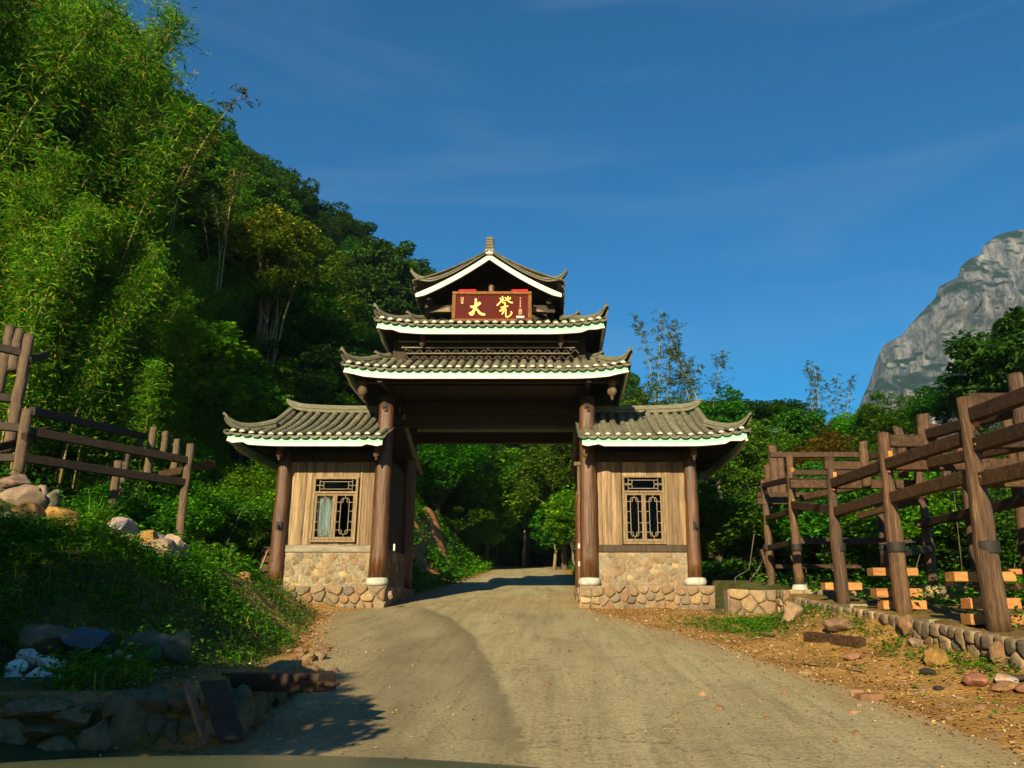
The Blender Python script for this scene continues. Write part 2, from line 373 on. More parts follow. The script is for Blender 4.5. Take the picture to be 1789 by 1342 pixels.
def axis(a, b, core0, core1, step, grow=1.16):
    c = list(np.arange(core0, core1 + 1e-6, step)); s = step; v = core1
    while v < b: s *= grow; v += s; c.append(min(v, b))
    s = step; v = core0
    while v > a: s *= grow; v -= s; c.insert(0, max(v, a))
    return np.array(c)
gx = axis(-1080, 1250, -11, 9, .13); gy = axis(-190, 1350, 3.5, 27, .13)
GX, GY = np.meshgrid(gx, gy)
GZ = H(GX, GY)
def grid_mesh(name, X, Y, Z, mat, attrs=None, smoothf=True):
    ny, nx = X.shape
    co = np.stack([X, Y, Z], -1).reshape(-1, 3).astype(np.float32)
    i = np.arange(ny * nx).reshape(ny, nx)
    q = np.stack([i[:-1, :-1], i[:-1, 1:], i[1:, 1:], i[1:, :-1]], -1).reshape(-1, 4)
    me = bpy.data.meshes.new(name)
    me.vertices.add(len(co)); me.vertices.foreach_set('co', co.ravel())
    me.loops.add(q.size); me.loops.foreach_set('vertex_index', q.ravel().astype(np.int32))
    me.polygons.add(len(q)); me.polygons.foreach_set('loop_start', (np.arange(len(q)) * 4).astype(np.int32))
    me.materials.append(mat)
    if attrs:
        for k, a in attrs.items():
            t = me.attributes.new(k, 'FLOAT', 'POINT'); t.data.foreach_set('value', a.reshape(-1).astype(np.float32))
    me.update(calc_edges=True)
    if smoothf: me.polygons.foreach_set('use_smooth', np.ones(len(q), bool))
    return me
# ground material: dirt / grassy soil by the attribute 'green', pebbly relief
def ground_mat():
    m, nt, b = mat_new('ground_soil'); L = nt.links.new
    tc = nt.nodes.new('ShaderNodeTexCoord')
    n1 = nt.nodes.new('ShaderNodeTexNoise'); n1.inputs['Scale'].default_value = 1.1; n1.inputs['Detail'].default_value = 9; n1.inputs['Roughness'].default_value = .7
    n2 = nt.nodes.new('ShaderNodeTexNoise'); n2.inputs['Scale'].default_value = 14; n2.inputs['Detail'].default_value = 6
    vo = nt.nodes.new('ShaderNodeTexVoronoi'); vo.inputs['Scale'].default_value = 22
    for n in (n1, n2, vo): L(tc.outputs['Object'], n.inputs['Vector'])
    dirt = ramp(nt, [(.25, (.15, .078, .022)), (.45, (.28, .155, .042)), (.6, (.38, .225, .066)), (.8, (.46, .31, .125))], n1.outputs[0])
    fine = ramp(nt, [(.3, (.55, .5, .45)), (.6, (1.05, 1.0, .95))], n2.outputs[0])
    mu = nt.nodes.new('ShaderNodeMixRGB'); mu.blend_type = 'MULTIPLY'; mu.inputs[0].default_value = .8
    L(dirt, mu.inputs[1]); L(fine, mu.inputs[2])
    grn = ramp(nt, [(.25, (.020, .028, .010)), (.5, (.055, .062, .018)), (.66, (.10, .085, .028)), (.8, (.17, .12, .05))], n1.outputs[0])
    at_ = nt.nodes.new('ShaderNodeAttribute'); at_.attribute_name = 'green'
    mx = nt.nodes.new('ShaderNodeMixRGB'); L(at_.outputs['Fac'], mx.inputs[0]); L(mu.outputs[0], mx.inputs[1]); L(grn, mx.inputs[2])
    L(mx.outputs[0], b.inputs['Base Color']); b.inputs['Roughness'].default_value = .95; b.inputs['Specular IOR Level'].default_value = .15
    ad = nt.nodes.new('ShaderNodeMath'); ad.operation = 'MULTIPLY_ADD'; ad.inputs[1].default_value = .6
    L(vo.outputs['Distance'], ad.inputs[0]); L(n2.outputs[0], ad.inputs[2])
    bp = nt.nodes.new('ShaderNodeBump'); bp.inputs['Strength'].default_value = .7; bp.inputs['Distance'].default_value = .03
    L(ad.outputs[0], bp.inputs['Height']); L(bp.outputs[0], b.inputs['Normal'])
    return m
M['ground'] = ground_mat()
DD = np.interp(GY, LY, LX) - GX; EE = GX - np.interp(GY, RY, RX)
green = np.where(DD > 0, smooth((DD - .15) / .9 + .5 * (vnoise(GX, GY, .8, 7) - .5)), 0)
green = np.where((DD > 0) & (GY > 13) & (GY < 20), green * smooth((DD - 1.0) / .8), green)
green = np.maximum(green, np.where(EE > 0, smooth((GX - 8) / 2), 0)); green = np.where((GX > 3.8) & (GY > 18.5), 1, green); green = np.where((GX > 5.1) & (GY > 9) & (EE > 0), np.maximum(green, .6), green)
patch = smooth((vnoise(GX, GY, .8, 12) - .45) * 6) * np.exp(-((GX - 3.9) / 1.2) ** 2 - ((GY - 15.2) / 1.5) ** 2)
green = np.clip(np.maximum(green, patch * .8), 0, 1)
ground = link('ground', grid_mesh('ground', GX, GY, GZ, M['ground'], {'green': green}))
tag(ground, kind='structure')

# ------------------------------------------------------------------ road
def road_mat():
    m, nt, b = mat_new('road_concrete'); L = nt.links.new
    tc = nt.nodes.new('ShaderNodeTexCoord')
    mp = nt.nodes.new('ShaderNodeMapping'); mp.inputs['Scale'].default_value = (1.6, .35, 1); L(tc.outputs['Object'], mp.inputs[0])
    n1 = nt.nodes.new('ShaderNodeTexNoise'); n1.inputs['Scale'].default_value = .9; n1.inputs['Detail'].default_value = 8; n1.inputs['Roughness'].default_value = .65
    L(mp.outputs[0], n1.inputs['Vector'])
    mp2 = nt.nodes.new('ShaderNodeMapping'); mp2.inputs['Scale'].default_value = (2.0, 9.0, 1); L(tc.outputs['Object'], mp2.inputs[0])
    n2 = nt.nodes.new('ShaderNodeTexNoise'); n2.inputs['Scale'].default_value = 3; n2.inputs['Detail'].default_value = 9; n2.inputs['Roughness'].default_value = .75
    L(mp2.outputs[0], n2.inputs['Vector'])
    n3 = nt.nodes.new('ShaderNodeTexNoise'); n3.inputs['Scale'].default_value = 34; n3.inputs['Detail'].default_value = 4; L(tc.outputs['Object'], n3.inputs['Vector'])
    mp5 = nt.nodes.new('ShaderNodeMapping'); mp5.inputs['Scale'].default_value = (5.5, .30, 1); L(tc.outputs['Object'], mp5.inputs[0])
    n5 = nt.nodes.new('ShaderNodeTexNoise'); n5.inputs['Scale'].default_value = 1; n5.inputs['Detail'].default_value = 8; n5.inputs['Roughness'].default_value = .7; n5.inputs['Distortion'].default_value = .5; L(mp5.outputs[0], n5.inputs['Vector'])
    tr = ramp(nt, [(.32, (.60, .57, .52)), (.5, (1, 1, 1)), (.68, (1.16, 1.15, 1.12))], n5.outputs[0])
    base = ramp(nt, [(.3, (.25, .207, .110)), (.5, (.325, .277, .152)), (.7, (.395, .342, .200))], n1.outputs[0])
    st = ramp(nt, [(.30, (.48, .45, .39)), (.5, (1, 1, 1)), (.7, (1.18, 1.16, 1.1))], n2.outputs[0])
    mu = nt.nodes.new('ShaderNodeMixRGB'); mu.blend_type = 'MULTIPLY'; mu.inputs[0].default_value = .75; L(base, mu.inputs[1]); L(st, mu.inputs[2])
    mt_ = nt.nodes.new('ShaderNodeMixRGB'); mt_.blend_type = 'MULTIPLY'; mt_.inputs[0].default_value = .65; L(mu.outputs[0], mt_.inputs[1]); L(tr, mt_.inputs[2]); mu = mt_
    gr = ramp(nt, [(.38, (.45, .43, .40)), (.5, (1, .99, .97)), (.66, (1.2, 1.18, 1.15))], n3.outputs[0])
    mu2 = nt.nodes.new('ShaderNodeMixRGB'); mu2.blend_type = 'MULTIPLY'; mu2.inputs[0].default_value = .5; L(mu.outputs[0], mu2.inputs[1]); L(gr, mu2.inputs[2])
    vo = nt.nodes.new('ShaderNodeTexVoronoi'); vo.inputs['Scale'].default_value = 7; vo.inputs['Randomness'].default_value = 1; L(tc.outputs['Object'], vo.inputs['Vector'])
    sp = ramp(nt, [(.06, (.22, .20, .17)), (.13, (1, 1, 1))], vo.outputs['Distance'])
    vc = nt.nodes.new('ShaderNodeTexVoronoi'); vc.feature = 'DISTANCE_TO_EDGE'; vc.inputs['Scale'].default_value = .42
    nd = nt.nodes.new('ShaderNodeTexNoise'); nd.inputs['Scale'].default_value = 1.6; nd.inputs['Detail'].default_value = 7; L(tc.outputs['Object'], nd.inputs['Vector'])
    vm = nt.nodes.new('ShaderNodeMixRGB'); vm.blend_type = 'ADD'; vm.inputs[0].default_value = .9; L(tc.outputs['Object'], vm.inputs[1]); L(nd.outputs['Color'], vm.inputs[2]); L(vm.outputs[0], vc.inputs['Vector'])
    ck = ramp(nt, [(.0, (.42, .39, .34)), (.006, (1, 1, 1))], vc.outputs['Distance'])
    m3 = nt.nodes.new('ShaderNodeMixRGB'); m3.blend_type = 'MULTIPLY'; m3.inputs[0].default_value = .8; L(mu2.outputs[0], m3.inputs[1]); L(sp, m3.inputs[2])
    m4 = nt.nodes.new('ShaderNodeMixRGB'); m4.blend_type = 'MULTIPLY'; m4.inputs[0].default_value = .7; L(m3.outputs[0], m4.inputs[1]); L(ck, m4.inputs[2]); mu2 = m4
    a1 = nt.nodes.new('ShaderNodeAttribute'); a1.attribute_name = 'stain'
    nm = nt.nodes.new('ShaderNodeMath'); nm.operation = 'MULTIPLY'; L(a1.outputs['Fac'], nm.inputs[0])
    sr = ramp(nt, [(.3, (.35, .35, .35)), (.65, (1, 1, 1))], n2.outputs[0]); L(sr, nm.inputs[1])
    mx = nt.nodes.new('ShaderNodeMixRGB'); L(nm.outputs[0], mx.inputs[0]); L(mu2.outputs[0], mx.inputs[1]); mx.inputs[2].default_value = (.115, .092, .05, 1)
    a2 = nt.nodes.new('ShaderNodeAttribute'); a2.attribute_name = 'dirt'
    mx2 = nt.nodes.new('ShaderNodeMixRGB'); L(a2.outputs['Fac'], mx2.inputs[0]); L(mx.outputs[0], mx2.inputs[1]); mx2.inputs[2].default_value = (.30, .19, .08, 1)
    L(mx2.outputs[0], b.inputs['Base Color']); b.inputs['Roughness'].default_value = .9; b.inputs['Specular IOR Level'].default_value = .2
    ad = nt.nodes.new('ShaderNodeMath'); ad.operation = 'ADD'; L(n2.outputs[0], ad.inputs[0]); L(n3.outputs[0], ad.inputs[1])
    bp = nt.nodes.new('ShaderNodeBump'); bp.inputs['Strength'].default_value = .35; bp.inputs['Distance'].default_value = .012
    L(ad.outputs[0], bp.inputs['Height']); L(bp.outputs[0], b.inputs['Normal'])
    return m
M['road'] = road_mat()
ry = np.concatenate([np.arange(-30, 4, 1.0), np.arange(4, 26, .1), np.arange(26, 62, .4)])
NU = 70
t = np.linspace(0, 1, NU)
lx = np.interp(ry, LY, LX) + .05 * (vnoise(ry, ry * 0, .7, 21) - .5) - .06
rx = np.interp(ry, RY, RX) + .22 * (vnoise(ry, ry * 0, .5, 22) - .5) + .10 * (vnoise(ry, ry * 0, .15, 23) - .5)
RXX = lx[:, None] * (1 - t) + rx[:, None] * t
RYY = np.repeat(ry[:, None], NU, 1)
RZZ = zr(RYY) + .004 + .010 * (vnoise(RXX, RYY, .8, 24) - .5)
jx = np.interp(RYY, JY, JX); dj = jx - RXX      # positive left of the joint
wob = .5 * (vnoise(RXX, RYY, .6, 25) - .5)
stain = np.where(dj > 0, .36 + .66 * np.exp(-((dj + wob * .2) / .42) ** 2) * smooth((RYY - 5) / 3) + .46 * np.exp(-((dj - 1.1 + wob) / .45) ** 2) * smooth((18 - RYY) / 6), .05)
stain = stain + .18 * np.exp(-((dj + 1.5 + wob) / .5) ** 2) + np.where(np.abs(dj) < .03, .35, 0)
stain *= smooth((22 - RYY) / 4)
edge = np.minimum(RXX - lx[:, None], rx[:, None] - RXX)
dirt = np.clip(np.exp(-(edge / .28)) * (.5 + vnoise(RXX, RYY, .4, 26)), 0, 1) * .9
dirt = np.maximum(dirt, .75 * np.exp(-((RXX - .1) / 1.0) ** 2 - ((RYY - 21.5) / 1.4) ** 2) * (vnoise(RXX, RYY, .7, 27)))
road = link('road', grid_mesh('road', RXX, RYY, RZZ, M['road'], {'stain': np.clip(stain, 0, 1), 'dirt': dirt}))
tag(road, kind='structure')

# ------------------------------------------------------------------ leaf clouds
def leaf_cloud(name, P, S, mat, aspect=.5, up=.5, axis_dir=None, axis_mix=0.0, fold=.12, r=None):
    """one kite-shaped, slightly folded leaf per point"""
    r = r or rng; N = len(P); S = np.asarray(S).reshape(-1, 1)
    nrm = r.normal(size=(N, 3)); nrm /= np.linalg.norm(nrm, axis=1, keepdims=True); nrm[:, 2] = np.abs(nrm[:, 2]); nrm = nrm * (1 - up) + np.array([0, 0, up])
    nrm /= np.linalg.norm(nrm, axis=1, keepdims=True)
    a = r.normal(size=(N, 3))
    if axis_dir is not None: a = a / np.linalg.norm(a, axis=1, keepdims=True) * (1 - axis_mix) + axis_dir * axis_mix
    a -= nrm * (a * nrm).sum(1, keepdims=True); a /= np.linalg.norm(a, axis=1, keepdims=True) + 1e-9
    b = np.cross(nrm, a)
    v = np.empty((N, 4, 3), np.float32)
    v[:, 0] = P - a * S * .5; v[:, 2] = P + a * S * .5 - nrm * S * fold
    v[:, 1] = P + b * S * aspect * .5 + nrm * S * fold * .6; v[:, 3] = P - b * S * aspect * .5 + nrm * S * fold * .6
    me = bpy.data.meshes.new(name)
    me.vertices.add(N * 4); me.vertices.foreach_set('co', v.ravel())
    i = np.arange(N) * 4
    tri = np.stack([i, i + 1, i + 2, i, i + 2, i + 3], 1).reshape(-1, 3)
    me.loops.add(tri.size); me.loops.foreach_set('vertex_index', tri.ravel().astype(np.int32))
    me.polygons.add(len(tri)); me.polygons.foreach_set('loop_start', (np.arange(len(tri)) * 3).astype(np.int32))
    if isinstance(mat, (list, tuple)):
        for m_ in mat: me.materials.append(m_)
    else: me.materials.append(mat)
    me.update(calc_edges=True); return me
def ell(n, r=None):
    r = r or rng; d = r.normal(size=(n, 3)); d /= np.linalg.norm(d, axis=1, keepdims=True); return d
def make_tree(key, seed, hgt, cr, ch, base, nclump, per, leaf, mat, bark, aspect=.5, up=.45, clump_r=.55, flat=1.0, spiky=False, top2=None, stems=1):
    """trunk with limbs + a crown of leaf clumps; returns (trunk mesh, crown mesh)"""
    r = np.random.default_rng(seed)
    cc = np.array([0, 0, base + (hgt - base) * .55])
    # lobes
    nl = max(4, nclump // 9)
    ld = ell(nl, r); ld[:, 2] = ld[:, 2] * .85 + .12
    lob = cc + ld * np.array([cr, cr, ch]) * r.uniform(.35, .72, (nl, 1))
    cl = []
    for k in range(nclump):
        L0 = lob[k % nl]; d = ell(1, r)[0]
        cl.append(L0 + d * np.array([cr, cr, ch * flat]) * r.uniform(.2, .5))
    cl = np.array(cl)
    cl = cl[cl[:, 2] > base * .8]
    P = []; A = []
    for c in cl:
        n = int(per * r.uniform(.6, 1.4)); d = ell(n, r); rr = clump_r * r.uniform(.7, 1.35) * np.cbrt(r.uniform(.15, 1, (n, 1)))
        P.append(c + d * rr * np.array([1.15, 1.15, .7 * flat])); A.append(d)
    P = np.concatenate(P); A = np.concatenate(A)
    S = leaf * r.uniform(.6, 1.3, len(P))
    crown = leaf_cloud(key + '_crown', P, S, mat if top2 is None else [mat, top2[0]], aspect, up, A, .55 if spiky else .25, r=r)
    if top2 is not None:
        hz = (P[:, 2] - P[:, 2].min()) / np.ptp(P[:, 2])
        mk = (r.uniform(size=len(P)) < top2[1] * np.clip((hz - .55) * 3.2, 0, 1))
        crown.polygons.foreach_set('material_index', np.repeat(mk.astype(np.int32), 2))
    mb = MB(); rs = random.Random(seed)
    for sidx in range(stems):
        sx, sy = (rs.uniform(-.5, .5), rs.uniform(-.5, .5)) if stems > 1 else (0, 0)
        top = cc + np.array([sx * 3, sy * 3, ch * .35])
        tr = hgt * (.020 if stems == 1 else .0055)
        mid = [(sx, sy, -.6), (sx + rs.uniform(-.1, .1), sy + rs.uniform(-.1, .1), base * .5), (sx * 1.6 + rs.uniform(-.2, .2), sy * 1.6 + rs.uniform(-.2, .2), base), tuple(top)]
        mb.tube(mid, [tr * 1.3, tr, tr * .8, tr * .3], 7)
    for k in range(0, len(cl), max(1, len(cl) // 14)):
        c = cl[k]; s = rs.uniform(.35, .8)
        p0 = Vector((0, 0, base * (.6 + .4 * s))).lerp(Vector(cc), s * .6); p1 = Vector(c)
        mb.tube([p0, p0.lerp(p1, .5) + Vector((0, 0, -.15 * hgt * .1)), p0.lerp(p1, .85)], [hgt * .006, hgt * .0035, hgt * .001], 5)
    trunk = mb.mesh(key + '_trunk', bark, True)
    return trunk, crown
TREES = {}
TREES['dense'] = [make_tree('dense_a', 1, 8.0, 3.4, 3.0, 2.0, 130, 190, .23, M['l_dense'], M['bark'], .62),
                  make_tree('dense_b', 2, 8.5, 3.0, 3.4, 2.0, 120, 190, .23, M['l_dense'], M['bark'], .55),
                  make_tree('dense_c', 3, 7.0, 3.8, 2.4, 1.6, 130, 190, .22, M['l_dense'], M['bark'], .6, up=.6)]
TREES['olive'] = [make_tree('olive_a', 5, 8.0, 3.0, 3.0, 2.0, 110, 180, .21, M['l_olive'], M['bark'], .5),
                  make_tree('olive_b', 6, 7.0, 3.4, 2.4, 1.8, 110, 180, .21, M['l_olive'], M['bark'], .5)]
TREES['dark'] = [make_tree('dark_a', 8, 8.5, 3.2, 3.4, 2.0, 130, 100, .36, M['l_dark'], M['bark'], .36, up=.3, spiky=True, clump_r=.5),
                 make_tree('dark_b', 9, 7.5, 3.2, 2.8, 1.6, 120, 100, .34, M['l_dark'], M['bark'], .4, up=.35, spiky=True, clump_r=.5)]
TREES['bright'] = [make_tree('bright_a', 11, 6.5, 3.0, 2.4, 1.4, 110, 190, .20, M['l_bright'], M['bark'], .65, up=.6),
                   make_tree('bright_b', 12, 6.0, 2.6, 2.4, 1.2, 100, 190, .19, M['l_bright'], M['bark'], .6, up=.55)]
TREES['rust'] = [make_tree('rust_a', 14, 4.0, 1.9, 1.3, .8, 50, 90, .22, M['l_rust'], M['bark'], .55, up=.6)]
TREES['flower'] = [make_tree('flower_a', 15, 10.5, 3.6, 2.9, 5.0, 120, 120, .26, M['l_olive'], M['stemwood'], .45, up=.5, top2=(M['l_yellow'], .75), stems=11)]
TREES['layered'] = [make_tree('layer_a', 17, 7.5, 3.0, 2.0, 3.0, 60, 100, .24, M['l_dense'], M['bark'], .5, up=.8, flat=.4, clump_r=.7)]
TREES['shrub'] = [make_tree('shrub_a', 20, 2.2, 1.5, 1.0, .3, 60, 210, .095, M['l_dense'], M['bark'], .6, clump_r=.38, stems=4),
                  make_tree('shrub_b', 21, 2.0, 1.4, 1.0, .25, 60, 210, .09, M['l_bright'], M['bark'], .6, clump_r=.38, stems=4),
                  make_tree('shrub_c', 22, 2.6, 1.4, 1.2, .3, 60, 190, .11, M['l_dark'], M['bark'], .5, clump_r=.42, stems=4)]
TREES['broad'] = [make_tree('broad_a', 24, 5.0, 2.0, 2.0, .6, 90, 130, .20, M['l_bright'], M['bark'], .7, up=.55, clump_r=.45)]
def place(kind, x, y, z, h, rot, label, group, name, cat, var=None, wide=1.0):
    vs = TREES[kind]; i = rnd.randrange(len(vs)) if var is None else var
    tk, cr = vs[i]; hh = max(v.co.z for v in cr.vertices[:0]) if False else {'dense': (8, 8.5, 7), 'olive': (8, 7), 'dark': (8.5, 7.5), 'bright': (6.5, 6), 'rust': (4,), 'flower': (10.5,), 'layered': (7.5,), 'shrub': (2.2, 2.0, 2.6), 'broad': (5,)}[kind][i]
    s = h / hh
    t = thing(name, label, cat, (x, y, z), group)
    t.rotation_euler = (0, 0, rot); t.scale = (s * wide, s * wide, s)
    link('trunk' if cat != 'shrub' else 'stems', tk, t); link('crown' if cat != 'shrub' else 'foliage', cr, t)
    return t

# ------------------------------------------------------------------ wooded hillside (ruled from foot line to ridge line)
FT = [(-26, -14, 3.6), (-17, 4, 3.8), (-13.5, 16, 4.2), (-11.5, 25, 4.0), (-9.5, 36, 3.8), (-7, 48, 3.9), (-3.5, 59, 4.0), (4, 65, 3.9), (14, 66, 3.7), (30, 66, 3.4), (60, 70, 3), (110, 80, 2)]
RT = [(-88, -10, 62), (-74, 26, 62), (-61, 52, 55), (-47, 72, 53), (-35, 92, 46), (-21, 112, 41), (-4, 118, 33), (13, 112, 23), (28, 104, 14), (44, 100, 11), (78, 110, 10), (130, 140, 11)]
FA, RA = np.array(FT, float), np.array(RT, float)
def hill(tt, s):
    """tt in 0..len-1 along, s in 0..1 up"""
    k = np.arange(len(FT))
    f = np.stack([np.interp(tt, k, FA[:, c]) for c in range(3)], -1); r = np.stack([np.interp(tt, k, RA[:, c]) for c in range(3)], -1)
    s_ = np.asarray(s)[..., None]
    p = f * (1 - s_) + r * s_
    ln = np.linalg.norm(r - f, axis=-1)
    amp = np.sin(np.clip(np.asarray(s), 0, 1) * math.pi) * ln * .05
    p[..., 2] += amp * (2 * vnoise(tt * 2.2, np.asarray(s) * 5, 1, 31) - 1)
    p[..., 0] += 2.0 * (vnoise(tt * 1.7, np.asarray(s) * 4, 1, 32) - .5)
    return p
tt, ss = np.meshgrid(np.linspace(0, len(FT) - 1, 180), np.linspace(-.06, 1.0, 60))
hp = hill(tt, ss)
back = hp[-1:].copy(); back[..., 1] += 40; back[..., 2] -= 25; back[..., 0] -= 20
hp = np.concatenate([hp, back], 0)
M['hill'] = noise_mat('hill_soil', [(.3, (.010, .022, .008)), (.5, (.022, .045, .012)), (.7, (.05, .06, .02))], .35, (1, 1, 1), .95, .6, .3, 0, 0, detail=10)
hillside = link('hillside', grid_mesh('hillside', hp[..., 0], hp[..., 1], hp[..., 2], M['hill']))
tag(hillside, kind='structure')
GR_H = 'trees covering the hillside'
n_h = 0
for a in np.arange(.4, 9.9, .27):
    for s in np.arange(.02, 1.03, .085):
        k = np.arange(len(FT))
        q = hill(np.array([a + rnd.uniform(-.16, .16)]), np.array([min(1.0, max(0.0, s + rnd.uniform(-.045, .045)))]))[0]
        if a > 6.6 and s > .75 and rnd.random() < .4: continue
        ln = np.linalg.norm(np.array([np.interp(a, k, (RA - FA)[:, c]) for c in range(3)]))
        if ln < 45 and (rnd.random() < .35): continue
        d = q[1]
        if .42 < q[0] / max(q[1], 1) < .545 and s > .1: continue
        if d < 33: continue
        h = rnd.uniform(6.0, 9.5) * (1.0 + .0035 * max(0, d - 40))
        if s > .93: h *= rnd.uniform(.75, 1.0)
        kd = rnd.choices(['dense', 'olive', 'dark', 'bright', 'layered'], [5, 2.2, 1.8, 1.3, .5])[0]
        if s > .85 and kd == 'bright': kd = 'dense'
        lab = {'dense': 'round dense green tree in the forest covering the steep hillside', 'olive': 'olive green tree in the forest covering the steep hillside',
               'dark': 'dark dull green tree in the forest covering the steep hillside', 'bright': 'bright green tree in the forest covering the steep hillside',
               'layered': 'flat layered tree in the forest covering the steep hillside'}[kd]
        place(kd, q[0], q[1], q[2] - .3, h, rnd.uniform(0, 6.28), lab, GR_H + ', ' + kd, 'hillside_tree', 'tree', wide=rnd.uniform(.9, 1.2)); n_h += 1
print('hillside trees', n_h)

# ------------------------------------------------------------------ far cliff mountain
MY = 760.0
prof = [(1380, 760), (1470, 745), (1500, 712), (1506, 690), (1512, 681), (1519, 690), (1523, 712), (1526, 700), (1532, 664), (1538, 655), (1536, 618), (1548, 600), (1566, 590), (1578, 584), (1600, 556), (1630, 524), (1636, 505), (1664, 490), (1673, 489), (1676, 468), (1694, 452), (1716, 443), (1719, 428), (1740, 412), (1768, 404), (1800, 398), (1850, 396), (1930, 405), (2050, 450), (2250, 560), (2500, 700)]
pw = [at(a, b, MY + 30) for a, b in prof]
pxs = np.array([p.x for p in pw]); pzs = np.array([p.z for p in pw])
mu_ = np.linspace(pxs[0], pxs[-1], 700); mtop = np.interp(mu_, pxs, pzs)
vv = np.concatenate([np.linspace(0, 1, 230)])
MX = np.repeat(mu_[None], len(vv), 0); VV = np.repeat(vv[:, None], len(mu_), 1)
MT = np.repeat(mtop[None], len(vv), 0)
MZ = 5 + (MT - 5) * (1 - (1 - VV) ** 1.25)
setb = (VV ** 2.4) * 45 + VV * 25          # cliff leans back, rounded shoulder
rib = 34 * (vnoise(MX, MZ * .35, 55, 41) - .5) + 20 * (vnoise(MX, MZ * .3, 22, 42) - .5) + 13 * (vnoise(MX, MZ * .5, 10, 43) - .5) + 7 * (vnoise(MX, MZ * .8, 4.5, 46) - .5)
ledge = 26 * (vnoise(MX * .35, MZ, 34, 44) - .5) + 10 * (vnoise(MX * .5, MZ, 12, 45) - .5)
fade = np.clip((1 - VV) * 6, 0, 1)
MYY = MY - 40 + setb + (rib + ledge) * (.25 + .75 * fade)
bk = [MX[-1:], MYY[-1:] + 260, MZ[-1:] * .3]
mm = grid_mesh('mountain', np.concatenate([MX, bk[0]]), np.concatenate([MYY, bk[1]]), np.concatenate([MZ, bk[2]]), None)
def cliff_mat():
    m, nt, b = mat_new('hazed_cliff_rock'); L = nt.links.new
    tc = nt.nodes.new('ShaderNodeTexCoord')
    mp = nt.nodes.new('ShaderNodeMapping'); mp.inputs['Scale'].default_value = (.11, .05, .03); L(tc.outputs['Object'], mp.inputs[0])
    n1 = nt.nodes.new('ShaderNodeTexNoise'); n1.inputs['Scale'].default_value = 1; n1.inputs['Detail'].default_value = 10; n1.inputs['Roughness'].default_value = .7; L(mp.outputs[0], n1.inputs['Vector'])
    rock = ramp(nt, [(.32, (.022, .030, .042)), (.43, (.070, .082, .098)), (.53, (.155, .162, .175)), (.66, (.29, .285, .28))], n1.outputs[0])  # blue-grey tones carry the distance haze in the rock colour
    n2 = nt.nodes.new('ShaderNodeTexNoise'); n2.inputs['Scale'].default_value = 1; n2.inputs['Detail'].default_value = 9; n2.inputs['Roughness'].default_value = .68; mq = nt.nodes.new('ShaderNodeMapping'); mq.inputs['Scale'].default_value = (.022, .02, .055); L(tc.outputs['Object'], mq.inputs[0]); L(mq.outputs[0], n2.inputs['Vector'])
    ge = nt.nodes.new('ShaderNodeNewGeometry'); sx = nt.nodes.new('ShaderNodeSeparateXYZ'); L(ge.outputs['Normal'], sx.inputs[0])
    ad = nt.nodes.new('ShaderNodeMath'); ad.operation = 'MULTIPLY_ADD'; ad.inputs[1].default_value = .34; L(sx.outputs['Z'], ad.inputs[0]); L(n2.outputs[0], ad.inputs[2])
    mk = ramp(nt, [(.60, (0, 0, 0)), (.72, (1, 1, 1))], ad.outputs[0])
    n3 = nt.nodes.new('ShaderNodeTexNoise'); n3.inputs['Scale'].default_value = .12; n3.inputs['Detail'].default_value = 6; L(tc.outputs['Object'], n3.inputs['Vector'])
    veg = ramp(nt, [(.3, (.008, .022, .018)), (.7, (.022, .044, .030))], n3.outputs[0])  # teal shift paints the same haze into the greenery
    mx = nt.nodes.new('ShaderNodeMixRGB'); L(mk, mx.inputs[0]); L(rock, mx.inputs[1]); L(veg, mx.inputs[2])
    L(mx.outputs[0], b.inputs['Base Color']); b.inputs['Roughness'].default_value = .95; b.inputs['Specular IOR Level'].default_value = .1
    bp = nt.nodes.new('ShaderNodeBump'); bp.inputs['Strength'].default_value = .9; bp.inputs['Distance'].default_value = 14
    L(n1.outputs[0], bp.inputs['Height']); L(bp.outputs[0], b.inputs['Normal'])
    return m
mm.materials.clear(); mm.materials.append(cliff_mat())
mountain = link('mountain', mm); tag(mountain, kind='structure')

# air: one closed box of even haze round everything
hb_ = MB(); hb_.box((85, 590, 225), (2400, 1600, 470), None)
mhz = bpy.data.materials.new('haze'); mhz.use_nodes = True
for n in list(mhz.node_tree.nodes): mhz.node_tree.nodes.remove(n)
ho = mhz.node_tree.nodes.new('ShaderNodeOutputMaterial'); hv = mhz.node_tree.nodes.new('ShaderNodeVolumePrincipled')
hv.inputs['Color'].default_value = (.38, .68, 1, 1); hv.inputs['Density'].default_value = .00014; hv.inputs['Anisotropy'].default_value = 0.0
mhz.node_tree.links.new(hv.outputs[0], ho.inputs['Volume'])
haze = build('haze', hb_, mhz); tag(haze, kind='stuff')
#@@PARTS
# ================================================================== the gatehouse
GXC = -1.50
gate = thing('gatehouse', 'tall timber gatehouse with tiered grey tiled roofs spanning the road between two cabins', 'gatehouse', (GXC, 20, 1.5))

